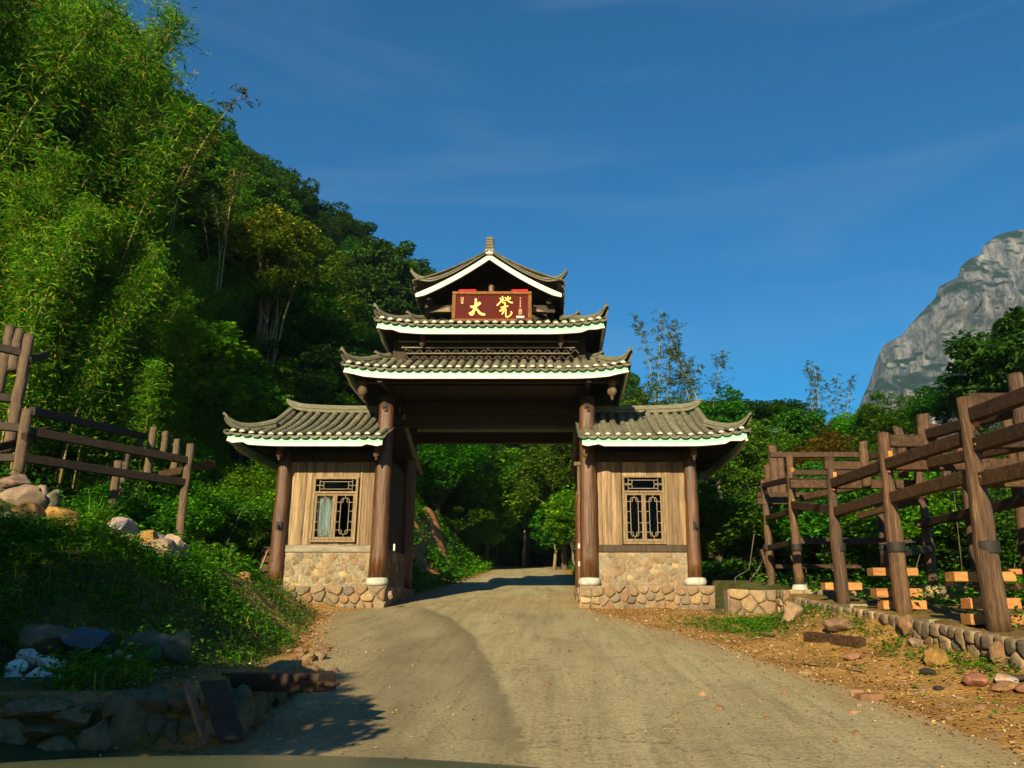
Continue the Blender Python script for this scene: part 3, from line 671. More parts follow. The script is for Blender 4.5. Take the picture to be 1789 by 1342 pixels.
TR = .082    # cover tile radius
def cover_row(pts, r=TR, mi=0, n=6, step=.21):
    """half-round cover tiles along a polyline of 3-D points with an outward normal each"""
    mb = MB(); vs = []; fs = []
    L = [0]
    for a, b in zip(pts[:-1], pts[1:]): L.append(L[-1] + (Vector(b[0]) - Vector(a[0])).length)
    tot = L[-1]; k = max(1, round(tot / step)); xs = []
    for q in range(k):
        xs += [(q / k * tot, r), ((q + 1) / k * tot - .004, r * .86)]
    def samp(d):
        for i in range(len(L) - 1):
            if d <= L[i + 1] + 1e-6:
                f = (d - L[i]) / max(1e-6, L[i + 1] - L[i])
                return Vector(pts[i][0]).lerp(Vector(pts[i + 1][0]), f), Vector(pts[i][1]).lerp(Vector(pts[i + 1][1]), f)
        return Vector(pts[-1][0]), Vector(pts[-1][1])
    side = pts[0][2]
    for d, rr in xs:
        p, nn = samp(d)
        for j in range(n + 1):
            a = math.pi * j / n
            vs.append(p + side * (math.cos(a) * rr) + nn * (math.sin(a) * rr * .95))
    m = n + 1
    for i in range(len(xs) - 1):
        for j in range(n): fs.append((i * m + j, (i + 1) * m + j, (i + 1) * m + j + 1, i * m + j + 1))
    fs.append(tuple(range(m)))
    return vs, fs
class Slope:
    """tiled roof slope: E eave start, du along the eave, dv up-slope (unit, horizontal), L eave length, D depth, z0 at the eave, rise"""
    def __init__(s, E, du, dv, L, D, z0, rise, curve=.35, hipl=None, hipr=None, ll=0., lr=0., reach=1.5):
        s.E, s.du, s.dv, s.L, s.D, s.z0, s.rise, s.c = Vector(E), Vector(du), Vector(dv), L, D, z0, rise, curve
        s.hipl, s.hipr, s.ll, s.lr, s.reach = hipl, hipr, ll, lr, reach
        s.n = None
    def z(s, u, v):
        t = v / s.D
        z = s.z0 + s.rise * ((1 - s.c) * t + s.c * t * t)
        if s.ll: z += s.ll * max(0, 1 - u / s.reach) ** 2.2 * max(0, 1 - t)
        if s.lr: z += s.lr * max(0, 1 - (s.L - u) / s.reach) ** 2.2 * max(0, 1 - t)
        return z
    def p(s, u, v, off=0):
        q = s.E + s.du * u + s.dv * v; return Vector((q.x, q.y, s.z(u, v) + off))
    def vmax(s, u):
        v = s.D
        if s.hipl: v = min(v, s.lim(u, s.hipl))
        if s.hipr: v = min(v, s.lim(s.L - u, s.hipr))
        return v
    def lim(s, u, h):
        """h: list of (u, v) of the hip line from the corner"""
        for (u0, v0), (u1, v1) in zip(h[:-1], h[1:]):
            if u <= u1: return v0 + (v1 - v0) * max(0, u - u0) / max(1e-6, u1 - u0)
        return s.D
    def norm(s, u, v):
        e = .02; a = s.p(u + e, v) - s.p(u - e, v); b = s.p(u, v + e) - s.p(u, v - e)
        n = a.cross(b).normalized(); return n if n.z > 0 else -n
    def row(s, u, v0, off):
        v1 = s.vmax(u); k = 7
        if v1 - v0 < .08: return None
        return [(s.p(u, v0 + (v1 - v0) * i / k) + s.norm(u, max(v0, 0)) * off, s.norm(u, v0 + (v1 - v0) * i / k), s.du) for i in range(k + 1)]
    def tiles(s, n, parent, joined=None, plugs=True):
        pit = s.L / n
        def emit(name, vs, fs, mat, jm):
            if jm is not None: jm.add(vs, fs); return
            mb = MB(); mb.add(vs, fs); build(name, mb, mat, parent, False, org=vs[0])
        for i in range(n):
            u = (i + .5) * pit
            r = s.row(u, -.05, .03)
            if r:
                jt = Vector((rnd.uniform(-.008, .008), 0, rnd.uniform(-.008, .012))) + s.dv * rnd.uniform(-.02, .02); r = [(a_ + jt, b_, c_) for a_, b_, c_ in r]
                vs, fs = cover_row(r); emit('cover_tile', vs, fs, M['tile'], joined)
                if plugs:
                    mb = MB(); p, nn, sd = r[0]; fw = -s.dv
                    pl = [p + sd * (math.cos(a) * TR * .72) + nn * (math.sin(a) * TR * .58 + .0) for a in [math.pi * j / 6 for j in range(7)]]
                    vs2 = [q + fw * .022 for q in pl] + [q + fw * -.03 for q in pl]
                    fs2 = [tuple(range(7)), tuple(reversed(range(7, 14)))] + [(j, j + 7, (j + 1) % 7 + 7, (j + 1) % 7) for j in range(7)]
                    mb.add(vs2, fs2)
                    if joined is None: build('end_plug', mb, M['white'], parent, False, org=p)
        for i in range(n + 1):
            u = min(max(i * pit, .03), s.L - .03)
            r = s.row(u, -.07, .0)
            if not r: continue
            vs = []; fs = []; n_ = 6; w = pit * .56
            for p, nn, sd in r:
                for j in range(n_ + 1):
                    a = math.pi * j / n_
                    vs.append(p + sd * (math.cos(a) * w) + nn * (.045 - math.sin(a) * .05))
            m = n_ + 1
            for q in range(len(r) - 1):
                for j in range(n_): fs.append((q * m + j, q * m + j + 1, (q + 1) * m + j + 1, (q + 1) * m + j))
            # drip lip at the eave
            o = len(vs); p, nn, sd = r[0]
            for j in range(n_ + 1):
                a = math.pi * j / n_
                vs.append(p - s.dv * .012 + sd * (math.cos(a) * w * .95) + Vector((0, 0, .02 - math.sin(a) * .085)))
            for j in range(n_): fs.append((j, o + j, o + j + 1, j + 1))
            o2 = len(vs); vs += [v + s.dv * .03 for v in vs[o:o + m]]
            for j in range(n_): fs.append((o + j, o2 + j, o2 + j + 1, o + j + 1))
            emit('pan_tile', vs, fs, M['tile'], joined)
        # boarding under the tiles
        mb = MB(); nu, nv = 24, 5; g = []
        for a in range(nu + 1):
            u = s.L * a / nu; vm = s.vmax(min(max(u, .02), s.L - .02))
            for b in range(nv + 1): g.append(s.p(u, vm * b / nv, -.045))
        fs = [(a * (nv + 1) + b, (a + 1) * (nv + 1) + b, (a + 1) * (nv + 1) + b + 1, a * (nv + 1) + b + 1) for a in range(nu) for b in range(nv)]
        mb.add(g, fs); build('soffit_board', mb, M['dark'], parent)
    def fascia(s, parent, u0=0., u1=None, drop=.052, green=.135, white=.075):
        """mint strip over a white board, with stepped, curled ends"""
        u1 = s.L if u1 is None else u1; n = 30
        for nm, zt, zb, th, mat in (('fascia_band', -drop, -drop - green, .035, M['mint']), ('fascia_board', -drop - green + .012, -drop - green - white, .055, M['white'])):
            vs = []
            for i in range(n + 1):
                u = u0 + (u1 - u0) * i / n; e = min(u - u0, u1 - u); bo = zb
                if nm == 'fascia_board':
                    if e < .42: bo = zb + .05 * (1 if e > .30 else .55 if e > .16 else .0) if e > .06 else zb + .035
                base = s.p(u, 0)
                for dz, dy in ((zt, 0), (bo, 0), (bo, th), (zt, th)):
                    vs.append(base + Vector((0, 0, dz)) - s.dv * (.005 if nm == 'fascia_band' else .022) + s.dv * dy)
            fs = []
            for i in range(n):
                for k in range(4): fs.append((i * 4 + k, i * 4 + (k + 1) % 4, (i + 1) * 4 + (k + 1) % 4, (i + 1) * 4 + k))
            fs += [(3, 2, 1, 0), (n * 4, n * 4 + 1, n * 4 + 2, n * 4 + 3)]
            mb = MB(); mb.add(vs, fs); build(nm, mb, mat, parent)
def ridge(parent, pts, w, hs, name='ridge', sub=6):
    """ridge of stacked tiles along pts; hs = height at each point"""
    P = []; Hh = []
    V = [Vector(p) for p in pts]
    for i in range(len(V) - 1):
        p0, p1, p2, p3 = V[max(i - 1, 0)], V[i], V[i + 1], V[min(i + 2, len(V) - 1)]
        for k in range(sub):
            t = k / sub
            P.append(.5 * ((2 * p1) + (-p0 + p2) * t + (2 * p0 - 5 * p1 + 4 * p2 - p3) * t * t + (-p0 + 3 * p1 - 3 * p2 + p3) * t ** 3)); Hh.append(hs[i] * (1 - t) + hs[i + 1] * t)
    P.append(V[-1]); Hh.append(hs[-1])
    mb = MB(); vs = []; fs = []
    prof = [(-.5, 0), (-.5, .38), (-.62, .40), (-.62, .46), (-.46, .48), (-.44, .78), (-.3, .93), (0, 1.0), (.3, .93), (.44, .78), (.46, .48), (.62, .46), (.62, .40), (.5, .38), (.5, 0)]
    m = len(prof)
    for i, p in enumerate(P):
        d = P[min(i + 1, len(P) - 1)] - P[max(i - 1, 0)]; d.z = 0 if d.xy.length > .02 else d.z; d.normalize()
        sd = Vector((0, 0, 1)).cross(d); sd = sd.normalized() if sd.length > .01 else Vector((1, 0, 0))
        tp = 1.0 if i < len(P) - 4 else .45 + .55 * (len(P) - 1 - i) / 3
        for a, b in prof: vs.append(p + sd * (a * w * tp) + Vector((0, 0, b * Hh[i])))
    for i in range(len(P) - 1):
        for j in range(m - 1): fs.append((i * m + j, i * m + j + 1, (i + 1) * m + j + 1, (i + 1) * m + j))
    fs.append(tuple(reversed(range(m)))); fs.append(tuple((len(P) - 1) * m + j for j in range(m)))
    mb.add(vs, fs); return build(name, mb, M['ridge'], parent)
def skirt(name, x0, x1, y0, y1, ix0, ix1, iy0, iy1, z0, rise, n, nside, lift):
    """a four-sided skirt roof with upturned corners"""
    rf = part(name, gate, (0, 0, 0))
    X, Y = Vector((1, 0, 0)), Vector((0, 1, 0))
    D, Ds = iy0 - y0, ix0 - x0
    fr = Slope((x0, y0, 0), X, Y, x1 - x0, D, z0, rise, .3, [(0, 0), (ix0 - x0, D)], [(0, 0), (x1 - ix1, D)], lift, lift)
    fr.tiles(n, rf); fr.fascia(rf)
    stuff = MB()
    bk = Slope((x1, y1, 0), -X, -Y, x1 - x0, y1 - iy1, z0, rise, .3, [(0, 0), (x1 - ix1, y1 - iy1)], [(0, 0), (ix0 - x0, y1 - iy1)], lift, lift)
    lf = Slope((x0, y1, 0), -Y, X, y1 - y0, Ds, z0, rise, .3, [(0, 0), (y1 - iy1, Ds)], [(0, 0), (D, Ds)], lift, lift)
    rt = Slope((x1, y0, 0), Y, -X, y1 - y0, Ds, z0, rise, .3, [(0, 0), (D, Ds)], [(0, 0), (y1 - iy1, Ds)], lift, lift)
    for sl, k in ((bk, n), (lf, nside), (rt, nside)):
        sl.tiles(k, rf, joined=stuff, plugs=False); sl.fascia(rf)
    o = build('side_tiling', stuff, M['tile'], rf); tag(o, kind='stuff')
    for (cx, sx, ix) in ((x0, 1, ix0), (x1, -1, ix1)):
        for (cy, sy, iy) in ((y0, 1, iy0), (y1, -1, iy1)):
            c = lambda f, up=0.: Vector((cx + (ix - cx) * f, cy + (iy - cy) * f, z0 + rise * (.7 * f + .3 * f * f) + lift * (1 - f) ** 3 + up))
            ridge(rf, [c(.66, .05), c(.45, .03), c(.2, .03), c(.0, .10), c(-.09, .30)], .15, [.2, .2, .2, .19, .10], 'corner_ridge')
            ridge(rf, [c(1.02, .04), c(.86, .03), c(.68, .12), c(.58, .30)], .14, [.17, .18, .16, .06], 'hip_ridge')
    return rf
main_roof = skirt('lower_roof', -4.98, 2.0, 18.85, 25.15, -4.02, 1.05, 20.12, 23.88, 7.16, .66, 31, 26, .13)
up_roof = skirt('upper_roof', -4.26, 1.44, 18.98, 25.0, -3.25, .42, 20.2, 23.8, 8.36, .52, 26, 24, .13)

# gable on top
gr = part('gable_roof', gate, (0, 0, 0))
AX, AZ, EX, EZ = -1.48, 10.28, 1.86, 9.16      # apex, half span, eave height
Y0g, Y1g = 18.98, 25.0
X, Y = Vector((1, 0, 0)), Vector((0, 1, 0))
sl_l = Slope((AX - EX, Y1g, 0), -Y, X, Y1g - Y0g, EX, EZ + .12, AZ - EZ - .06, .3, None, None, 0.0, .26, .9)
sl_r = Slope((AX + EX, Y0g, 0), Y, -X, Y1g - Y0g, EX, EZ + .12, AZ - EZ - .06, .3, None, None, .26, 0.0, .9)
for sl in (sl_l, sl_r):
    sl.tiles(27, gr)
    mb = MB()   # verge course along the gable edge
for sgn in (-1, 1):
    # white barge boards following the slope
    n = 16; vs = []; fs = []
    for i in range(n + 1):
        f = i / n; x = AX + sgn * EX * 1.0 * (1 - f)
        z = EZ + .05 + (AZ - EZ - .03) * (.72 * f + .28 * f * f) + .10 * max(0, 1 - f / .35) ** 2 * 0
        hgt = .15 - (.05 if f < .05 else .02 if f < .1 else 0)
        for dz, yy in ((0, Y0g + .02), (-hgt, Y0g + .02), (-hgt, Y0g + .08), (0, Y0g + .08)): vs.append((x, yy, z + dz))
    for i in range(n):
        for k in range(4): fs.append((i * 4 + k, i * 4 + (k + 1) % 4, (i + 1) * 4 + (k + 1) % 4, (i + 1) * 4 + k))
    fs += [(3, 2, 1, 0), (n * 4, n * 4 + 1, n * 4 + 2, n * 4 + 3)]
    mb = MB(); mb.add(vs, fs); build('barge_board', mb, M['white'], gr)
    pr = lambda f, up: Vector((AX + sgn * EX * (1 - f), Y0g + .06, EZ + .10 + (AZ - EZ - .03) * (.72 * f + .28 * f * f) + .26 * max(0, 1 - f * EX / .9) ** 2.2 + up))
    ridge(gr, [pr(.99, .0), pr(.75, .0), pr(.5, .0), pr(.25, .0), pr(.12, .02), pr(.0, .07), pr(-.09, .24)], .20, [.12, .12, .12, .13, .15, .16, .11], 'verge_ridge')
    for yy in (19.35, 20.4):   # purlin ends
        mb = MB(); mb.beam((AX + sgn * 1.55, yy, 9.14), (AX + sgn * 1.55, 24.6, 9.14), .14, .14); build('purlin', mb, M['dark'], gr)
    mb = MB(); mb.beam((AX + sgn * 1.62, 20.2, 9.0), (AX + sgn * 1.62, 23.8, 9.0), .12, 1.3); build('side_wall', mb, M['dark'], gr)
ridge(gr, [(AX, 25.0, AZ + .02), (AX, 22, AZ), (AX, 19.6, AZ), (AX, 19.05, AZ + .05)], .2, [.36, .3, .3, .42], 'top_ridge')
mb = MB(); mb.box((AX, 19.0, AZ + .05), (.2, .16, .12), bev=.02); build('ridge_plug', mb, M['white'], gr)
mb = MB()
mb.prism([(AX - .13, AZ + .10), (AX + .13, AZ + .10), (AX + .10, AZ + .20), (AX + .085, AZ + .48), (AX - .085, AZ + .48), (AX - .10, AZ + .20)], 18.96, 19.16)
for k in range(4): mb.box((AX, 19.06, AZ + .2 + .075 * k), (.215, .235, .02))
build('ridge_finial', mb, M['ridge'], gr)
# recessed gable wall of dark boards
for i in range(16):
    x = AX - 1.6 + 3.2 * (i + .5) / 16; top = AZ - .12 - abs(x - AX) / EX * (AZ - EZ)
    mb = MB(); mb.box((x, 20.26, (8.7 + top) / 2), (.196, .04, top - 8.7)); build('gable_board', mb, M['dark'], gr)
mb = MB(); mb.tube([(AX + .03, 19.55, 9.0), (AX + .03, 19.55, 9.62)], [.085, .08], 10); mb.tube([(AX + .03, 19.55, 9.62), (AX + .03, 19.55, 9.66)], [.08, .05], 10); build('king_post', mb, M['post'], gr)
mb = MB(); mb.beam((AX - 1.7, 19.62, 9.0), (AX + 1.7, 19.62, 9.0), .12, .2); build('tie_beam', mb, M['dark'], gr)
for sgn in (-1, 1):
    mb = MB(); mb.prism([(AX + sgn * 1.02, 8.90), (AX + sgn * 1.45, 8.90), (AX + sgn * 1.05, 9.04)], 19.50, 19.56); build('corner_bracket', mb, M['sash'], gr)

# the bracket storey between the two skirt roofs
st = part('bracket_storey', gate, (0, 0, 0))
mb = MB(); mb.box((-1.49, 19.78, 7.9), (5.0, .05, .95)); build('back_panel', mb, M['plank_dark'], st)
for k, (z, w) in enumerate(((8.06, 4.62), (7.905, 4.45), (7.755, 4.2))):
    mb = MB(); mb.box((-1.5, 19.45 + .03 * k, z), (w, .06, .028), bev=.006); build('rail', mb, M['plank_grey'], st)
for x in (-3.6, .62, -1.5):
    mb = MB(); mb.box((x, 19.6, 7.86), (.07, .28, .07)); build('rail_arm', mb, M['dark'], st)
chev = None
for k, z0 in enumerate((7.918, 7.768, 7.62)):
    for i in range(19):
        x = -3.62 + .235 * i + (.118 if k % 2 else 0)
        if chev is None:
            mb = MB(); mb.beam((-.1, 0, 0), (0, 0, .11), .05, .03); mb.beam((0, 0, .11), (.1, 0, 0), .05, .03); mb.beam((0, .0, .13), (0, .16, .13), .05, .05); chev = mb.mesh('chevron', M['plank_dark'])
        o = link('chevron', chev, st, Vector((x, 19.52 + .03 * k, z0)) - gate.location)
for x in (-3.45, -2.6, -1.95, -1.15, -.3, .5):
    mb = MB(); mb.box((x, 19.7, 8.30), (.09, .9, .10)); build('bracket_arm', mb, M['dark'], st)

# posts, tie beams and ceiling of the passage
def drop_post(x, y, z, parent, s=1.0):
    mb = MB(); mb.lathe((x, y, z), [(.05 * s, .62 * s), (.06 * s, .34 * s), (.11 * s, .30 * s), (.12 * s, .22 * s), (.075 * s, .18 * s), (.085 * s, .15 * s), (.125 * s, .06 * s), (.12 * s, -.02 * s), (.06 * s, -.09 * s), (.035 * s, -.11 * s), (.04 * s, -.16 * s), (.015 * s, -.2 * s)], 12)
    return build('drop_post', mb, M['post_old'], parent, True)
drop_post(-4.62, 19.35, 6.68, gate); drop_post(1.64, 19.35, 6.68, gate)
drop_post(-3.18, 19.36, 7.98, st, .7); drop_post(.36, 19.36, 7.98, st, .7)
def gate_post(x, y, zb, zt, r, name='post'):
    mb = MB(); k = 9; pts = [(x + rnd.uniform(-.008, .008), y, zb + (zt - zb) * i / k) for i in range(k + 1)]
    mb.tube(pts, [r * (1.04 - .14 * i / k) for i in range(k + 1)], 18, wob=.012)
    o = build(name, mb, M['post'], gate, True)
    return o
PX_IN_L, PX_IN_R, PX_OUT_L, PX_OUT_R = -4.12, 1.04, -6.62, 3.62
for x in (PX_IN_L, PX_IN_R):
    p = gate_post(x, 20.0, 2.18, 6.72, .215)
    mb = MB(); mb.box((x - .02, 19.80, 6.52), (.11, .06, .26)); mb.box((x + .02, 19.80, 6.36), (.07, .06, .12)); build('mortise', mb, M['black'], p)
    gate_post(x, 23.9, 1.9, 6.72, .2)
for x in (PX_OUT_L, PX_OUT_R):
    p = gate_post(x, 20.0, 2.18 if x > 0 else 2.0, 5.35, .17)
    mb = MB(); mb.box((x + .04, 19.85, 3.42), (.13, .07, .2)); mb.tube([(x + .05, 19.84, 3.42), (x + .05, 19.72, 3.38)], [.035, .03], 6); build('mortise', mb, M['black'], p)
    gate_post(x, 23.9, 1.9, 5.35, .17)
for x, y in ((PX_IN_L, 20), (PX_IN_R, 20), (PX_OUT_R, 20)):
    mb = MB(); mb.lathe((x, y, 2.0), [(.25, 0), (.27, .05), (.275, .10), (.255, .16), (.22, .185)], 18); build('post_base', mb, M['pale'], gate, True)
for k, (yy, z, h) in enumerate(((21.6, 6.46, .34), (21.5, 6.86, .26), (21.45, 7.2, .2), (23.9, 6.46, .34), (23.9, 6.9, .26))):
    mb = MB(); mb.beam((PX_IN_L - .1, yy, z), (PX_IN_R + .1, yy, z), .2, h, bev=.02); build('lintel_beam', mb, M['dark'], gate)
for i in range(26):
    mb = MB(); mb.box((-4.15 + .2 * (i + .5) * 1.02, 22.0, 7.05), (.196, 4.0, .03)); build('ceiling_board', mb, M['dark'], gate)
for x in (PX_IN_L, PX_IN_R):
    mb = MB(); mb.beam((x, 20.1, 6.5), (x, 23.9, 6.5), .2, .3, bev=.02); build('side_beam', mb, M['dark'], gate)
    mb = MB(); mb.beam((x, 20.1, 6.95), (x, 23.9, 6.95), .16, .5); build('side_beam', mb, M['dark'], gate)
    mb = MB(); mb.beam((x, 18.95, 6.92), (x, 20.2, 7.0), .12, .16); build('eave_arm', mb, M['dark'], gate)
mb = MB(); mb.beam((-4.8, 19.35, 7.0), (1.82, 19.35, 7.0), .13, .14); build('eave_purlin', mb, M['dark'], gate)
mb = MB(); mb.box((-1.5, 20.24, 7.35), (5.3, .05, .62)); build('eave_wall', mb, M['plank_dark'], gate)

# ---- rubble masonry as separate stones
def clip_poly(poly, a, b, c):
    out = []
    for i in range(len(poly)):
        p, q = poly[i], poly[(i + 1) % len(poly)]
        dp, dq = a * p[0] + b * p[1] - c, a * q[0] + b * q[1] - c
        if dp <= 0: out.append(p)
        if (dp < 0) != (dq < 0) and abs(dp - dq) > 1e-9:
            t = dp / (dp - dq); out.append((p[0] + (q[0] - p[0]) * t, p[1] + (q[1] - p[1]) * t))
    return out
def rubble(parent, x0, x1, z0, z1, org, du, dn, cw, chh, mat, depth=.10, gap=.012, jit=.36, seed=0, name='stone', proud=.05, cut=.3, topf=None):
    """Voronoi rubble on the rectangle u in x0..x1, z in z0..z1 of the plane org + du*u, facing dn; each stone an object"""
    r = random.Random(seed); pts = []
    nz = max(1, round((z1 - z0) / chh))
    for j in range(nz):
        w = cw * r.uniform(.8, 1.25); nx = max(1, round((x1 - x0) / w))
        for i in range(nx):
            pts.append((x0 + (i + .5 + (.25 if j % 2 else -.25) * (nx > 1) + r.uniform(-jit, jit)) * (x1 - x0) / nx, z0 + (j + .5 + r.uniform(-jit, jit)) * (z1 - z0) / nz))
    du, dn = Vector(du), Vector(dn); org = Vector(org); wl = worldloc(parent)
    for i, p in enumerate(pts):
        poly = [(x0, z0), (x1, z0), (x1, z1), (x0, z1)]
        for j, q in enumerate(pts):
            if i == j: continue
            d = (q[0] - p[0], q[1] - p[1]); l2 = d[0] ** 2 + d[1] ** 2
            if l2 > (3 * max(cw, chh)) ** 2: continue
            poly = clip_poly(poly, d[0], d[1], d[0] * (p[0] + q[0]) / 2 + d[1] * (p[1] + q[1]) / 2)
            if len(poly) < 3: break
        if len(poly) < 3: continue
        cx_ = sum(a for a, b in poly) / len(poly); cz_ = sum(b for a, b in poly) / len(poly)
        # shrink for the joint and knock the corners off
        sh = []
        for k in range(len(poly)):
            a, b, c = poly[k - 1], poly[k], poly[(k + 1) % len(poly)]
            for o in (a, c):
                l = math.hypot(o[0] - b[0], o[1] - b[1]); f = min(cut, .022 / max(l, 1e-3) + r.uniform(0, .10))
                sh.append((b[0] + (o[0] - b[0]) * f * .9, b[1] + (o[1] - b[1]) * f * .9))
        size = min(max(a for a, b in sh) - min(a for a, b in sh), max(b for a, b in sh) - min(b for a, b in sh))
        if size < .03: continue
        k0 = max(.5, 1 - 2 * gap / size)
        pr_ = proud * r.uniform(.4, 1.0) * min(1, size / .15)
        rings = [(k0, -depth), (k0, pr_ * .45), (k0 * .93, pr_ * .85), (k0 * .62, pr_)]
        m = len(sh); vs = []; fs = []
        for kk, (f, dd) in enumerate(rings):
            for (a, b) in sh:
                a2, b2 = cx_ + (a - cx_) * f, cz_ + (b - cz_) * f
                pos = org + du * a2 + Vector((0, 0, b2)) + dn * (dd + (r.uniform(-.014, .014) if kk == 3 else r.uniform(-.006, .006) if kk == 2 else 0))
                if topf is not None: pos.z += topf(a2)
                vs.append(pos)
        for kk in range(3):
            for q in range(m):
                fs.append((kk * m + q, kk * m + (q + 1) % m, (kk + 1) * m + (q + 1) % m, (kk + 1) * m + q))
        fs.append(tuple(3 * m + q for q in range(m)))
        if (du.cross(Vector((0, 0, 1)))).dot(dn) < 0: fs = [tuple(reversed(q)) for q in fs]
        c = org + du * cx_ + Vector((0, 0, cz_))
        mb = MB(); mb.add(vs, fs)
        o = build(name, mb, mat, parent, True, org=c)

# ---- the two cabins
def window(x0, x1, zb, zm, zt, curtain_left):
    w = part('window', gate, Vector(((x0 + x1) / 2, 20.1, zb)) - gate.location)
    yf = 20.085
    def bar(mb, xa, za, xb, zb_, t=.012, y=yf): mb.box(((xa + xb) / 2, y, (za + zb_) / 2), (abs(xb - xa) + t, .022, abs(zb_ - za) + t))
    mb = MB(); T = .055
    mb.box((x0 + T / 2, yf, (zb + zt) / 2), (T, .11, zt - zb), bev=.006); mb.box((x1 - T / 2, yf, (zb + zt) / 2), (T, .11, zt - zb), bev=.006)
    for z in (zb + T / 2, zm, zt - T / 2): mb.box(((x0 + x1) / 2, yf, z), (x1 - x0 - 2 * T - .004, .10, T), bev=.006)
    build('frame', mb, M['sash'], w)
    xm = (x0 + x1) / 2
    def fret(xa, xb, za, zc, name):
        mb = MB(); q = (xb - xa); k = min(.10, q * .24)
        a, b, c, d = xa + k, xb - k, za + k, zc - k
        if name == 'transom_lattice':
            k2 = (zc - za) * .30
            for s, xx in ((1, xa), (-1, xb)):
                for zz in (za + k2 * .45, zc - k2 * .45): pass
                bar(mb, xx + s * .10, za, xx + s * .10, zc); bar(mb, xx + s * .20, za + .06, xx + s * .20, za + .15); bar(mb, xx + s * .20, zc - .15, xx + s * .20, zc - .06)
                bar(mb, xx, za + .15, xx + s * .20, za + .15); bar(mb, xx, zc - .15, xx + s * .20, zc - .15)
            bar(mb, xa + .10, za + .06, xb - .10, za + .06); bar(mb, xa + .10, zc - .06, xb - .10, zc - .06)
        else:
            bar(mb, a, za + .16, a, zc - .16); bar(mb, b, za + .16, b, zc - .16)
            for zz, s in ((za, 1), (zc, -1)):
                bar(mb, xa + q * .30, zz + s * .06, xb - q * .30, zz + s * .06)
                bar(mb, xa, zz + s * .16, xa + q * .38, zz + s * .16); bar(mb, xb - q * .38, zz + s * .16, xb, zz + s * .16)
                bar(mb, xa + q * .38, zz + s * .06, xa + q * .38, zz + s * .16); bar(mb, xb - q * .38, zz + s * .06, xb - q * .38, zz + s * .16)
                bar(mb, xa + q * .5, zz, xa + q * .5, zz + s * .06); bar(mb, a, zz + s * .09, a, zz + s * .16); bar(mb, b, zz + s * .09, b, zz + s * .16)
                bar(mb, a, zz + s * .09, xa + q * .30, zz + s * .09); bar(mb, xb - q * .30, zz + s * .09, b, zz + s * .09)
            for f in (.36, .62):
                zz = za + (zc - za) * f; bar(mb, xa, zz, a, zz); bar(mb, b, zz, xb, zz)
        build(name, mb, M['lattice'], w)
    fret(x0 + T, x1 - T, zm + T / 2, zt - T, 'transom_lattice')
    mb = MB(); mb.box((xm, yf + .03, (zm + zt) / 2), (x1 - x0 - 2 * T - .01, .006, zt - zm - T)); build('pane', mb, M['glass'], w)
    for i, (xa, xb) in enumerate(((x0 + T + .006, xm - .003), (xm + .003, x1 - T - .006))):
        mb = MB(); S = .05; za, zc = zb + T + .006, zm - T / 2 - .006
        mb.box((xa + S / 2, yf, (za + zc) / 2), (S, .05, zc - za), bev=.005); mb.box((xb - S / 2, yf, (za + zc) / 2), (S, .05, zc - za), bev=.005)
        mb.box(((xa + xb) / 2, yf, za + S / 2 + .01), (xb - xa - 2 * S - .004, .046, S + .02), bev=.005); mb.box(((xa + xb) / 2, yf, zc - S / 2), (xb - xa - 2 * S - .004, .046, S), bev=.005)
        build('sash', mb, M['sash'], w)
        fret(xa + S, xb - S, za + S + .03, zc - S, 'sash_lattice')
        mb = MB(); mb.box(((xa + xb) / 2, yf + .03, (za + zc) / 2), (xb - xa - .02, .006, zc - za - .02)); build('pane', mb, M['glass'], w)
        if curtain_left and i == 0:
            mb = MB(); n = 22; vs = []
            for k in range(n + 1):
                f = k / n; xx = xa + (xb - xa) * f
                for zz, g in ((zc, 0), (za + (zc - za) * .5, .4), (za, 1)): vs.append((xx * (1 - .18 * g) + (xb - .06) * .18 * g, 20.24 + .025 * math.sin(k * 1.4) , zz))
            fs = [(k * 3 + j, (k + 1) * 3 + j, (k + 1) * 3 + j + 1, k * 3 + j + 1) for k in range(n) for j in range(2)]
            mb.add(vs, fs); build('curtain', mb, M['curtain'], w, True)
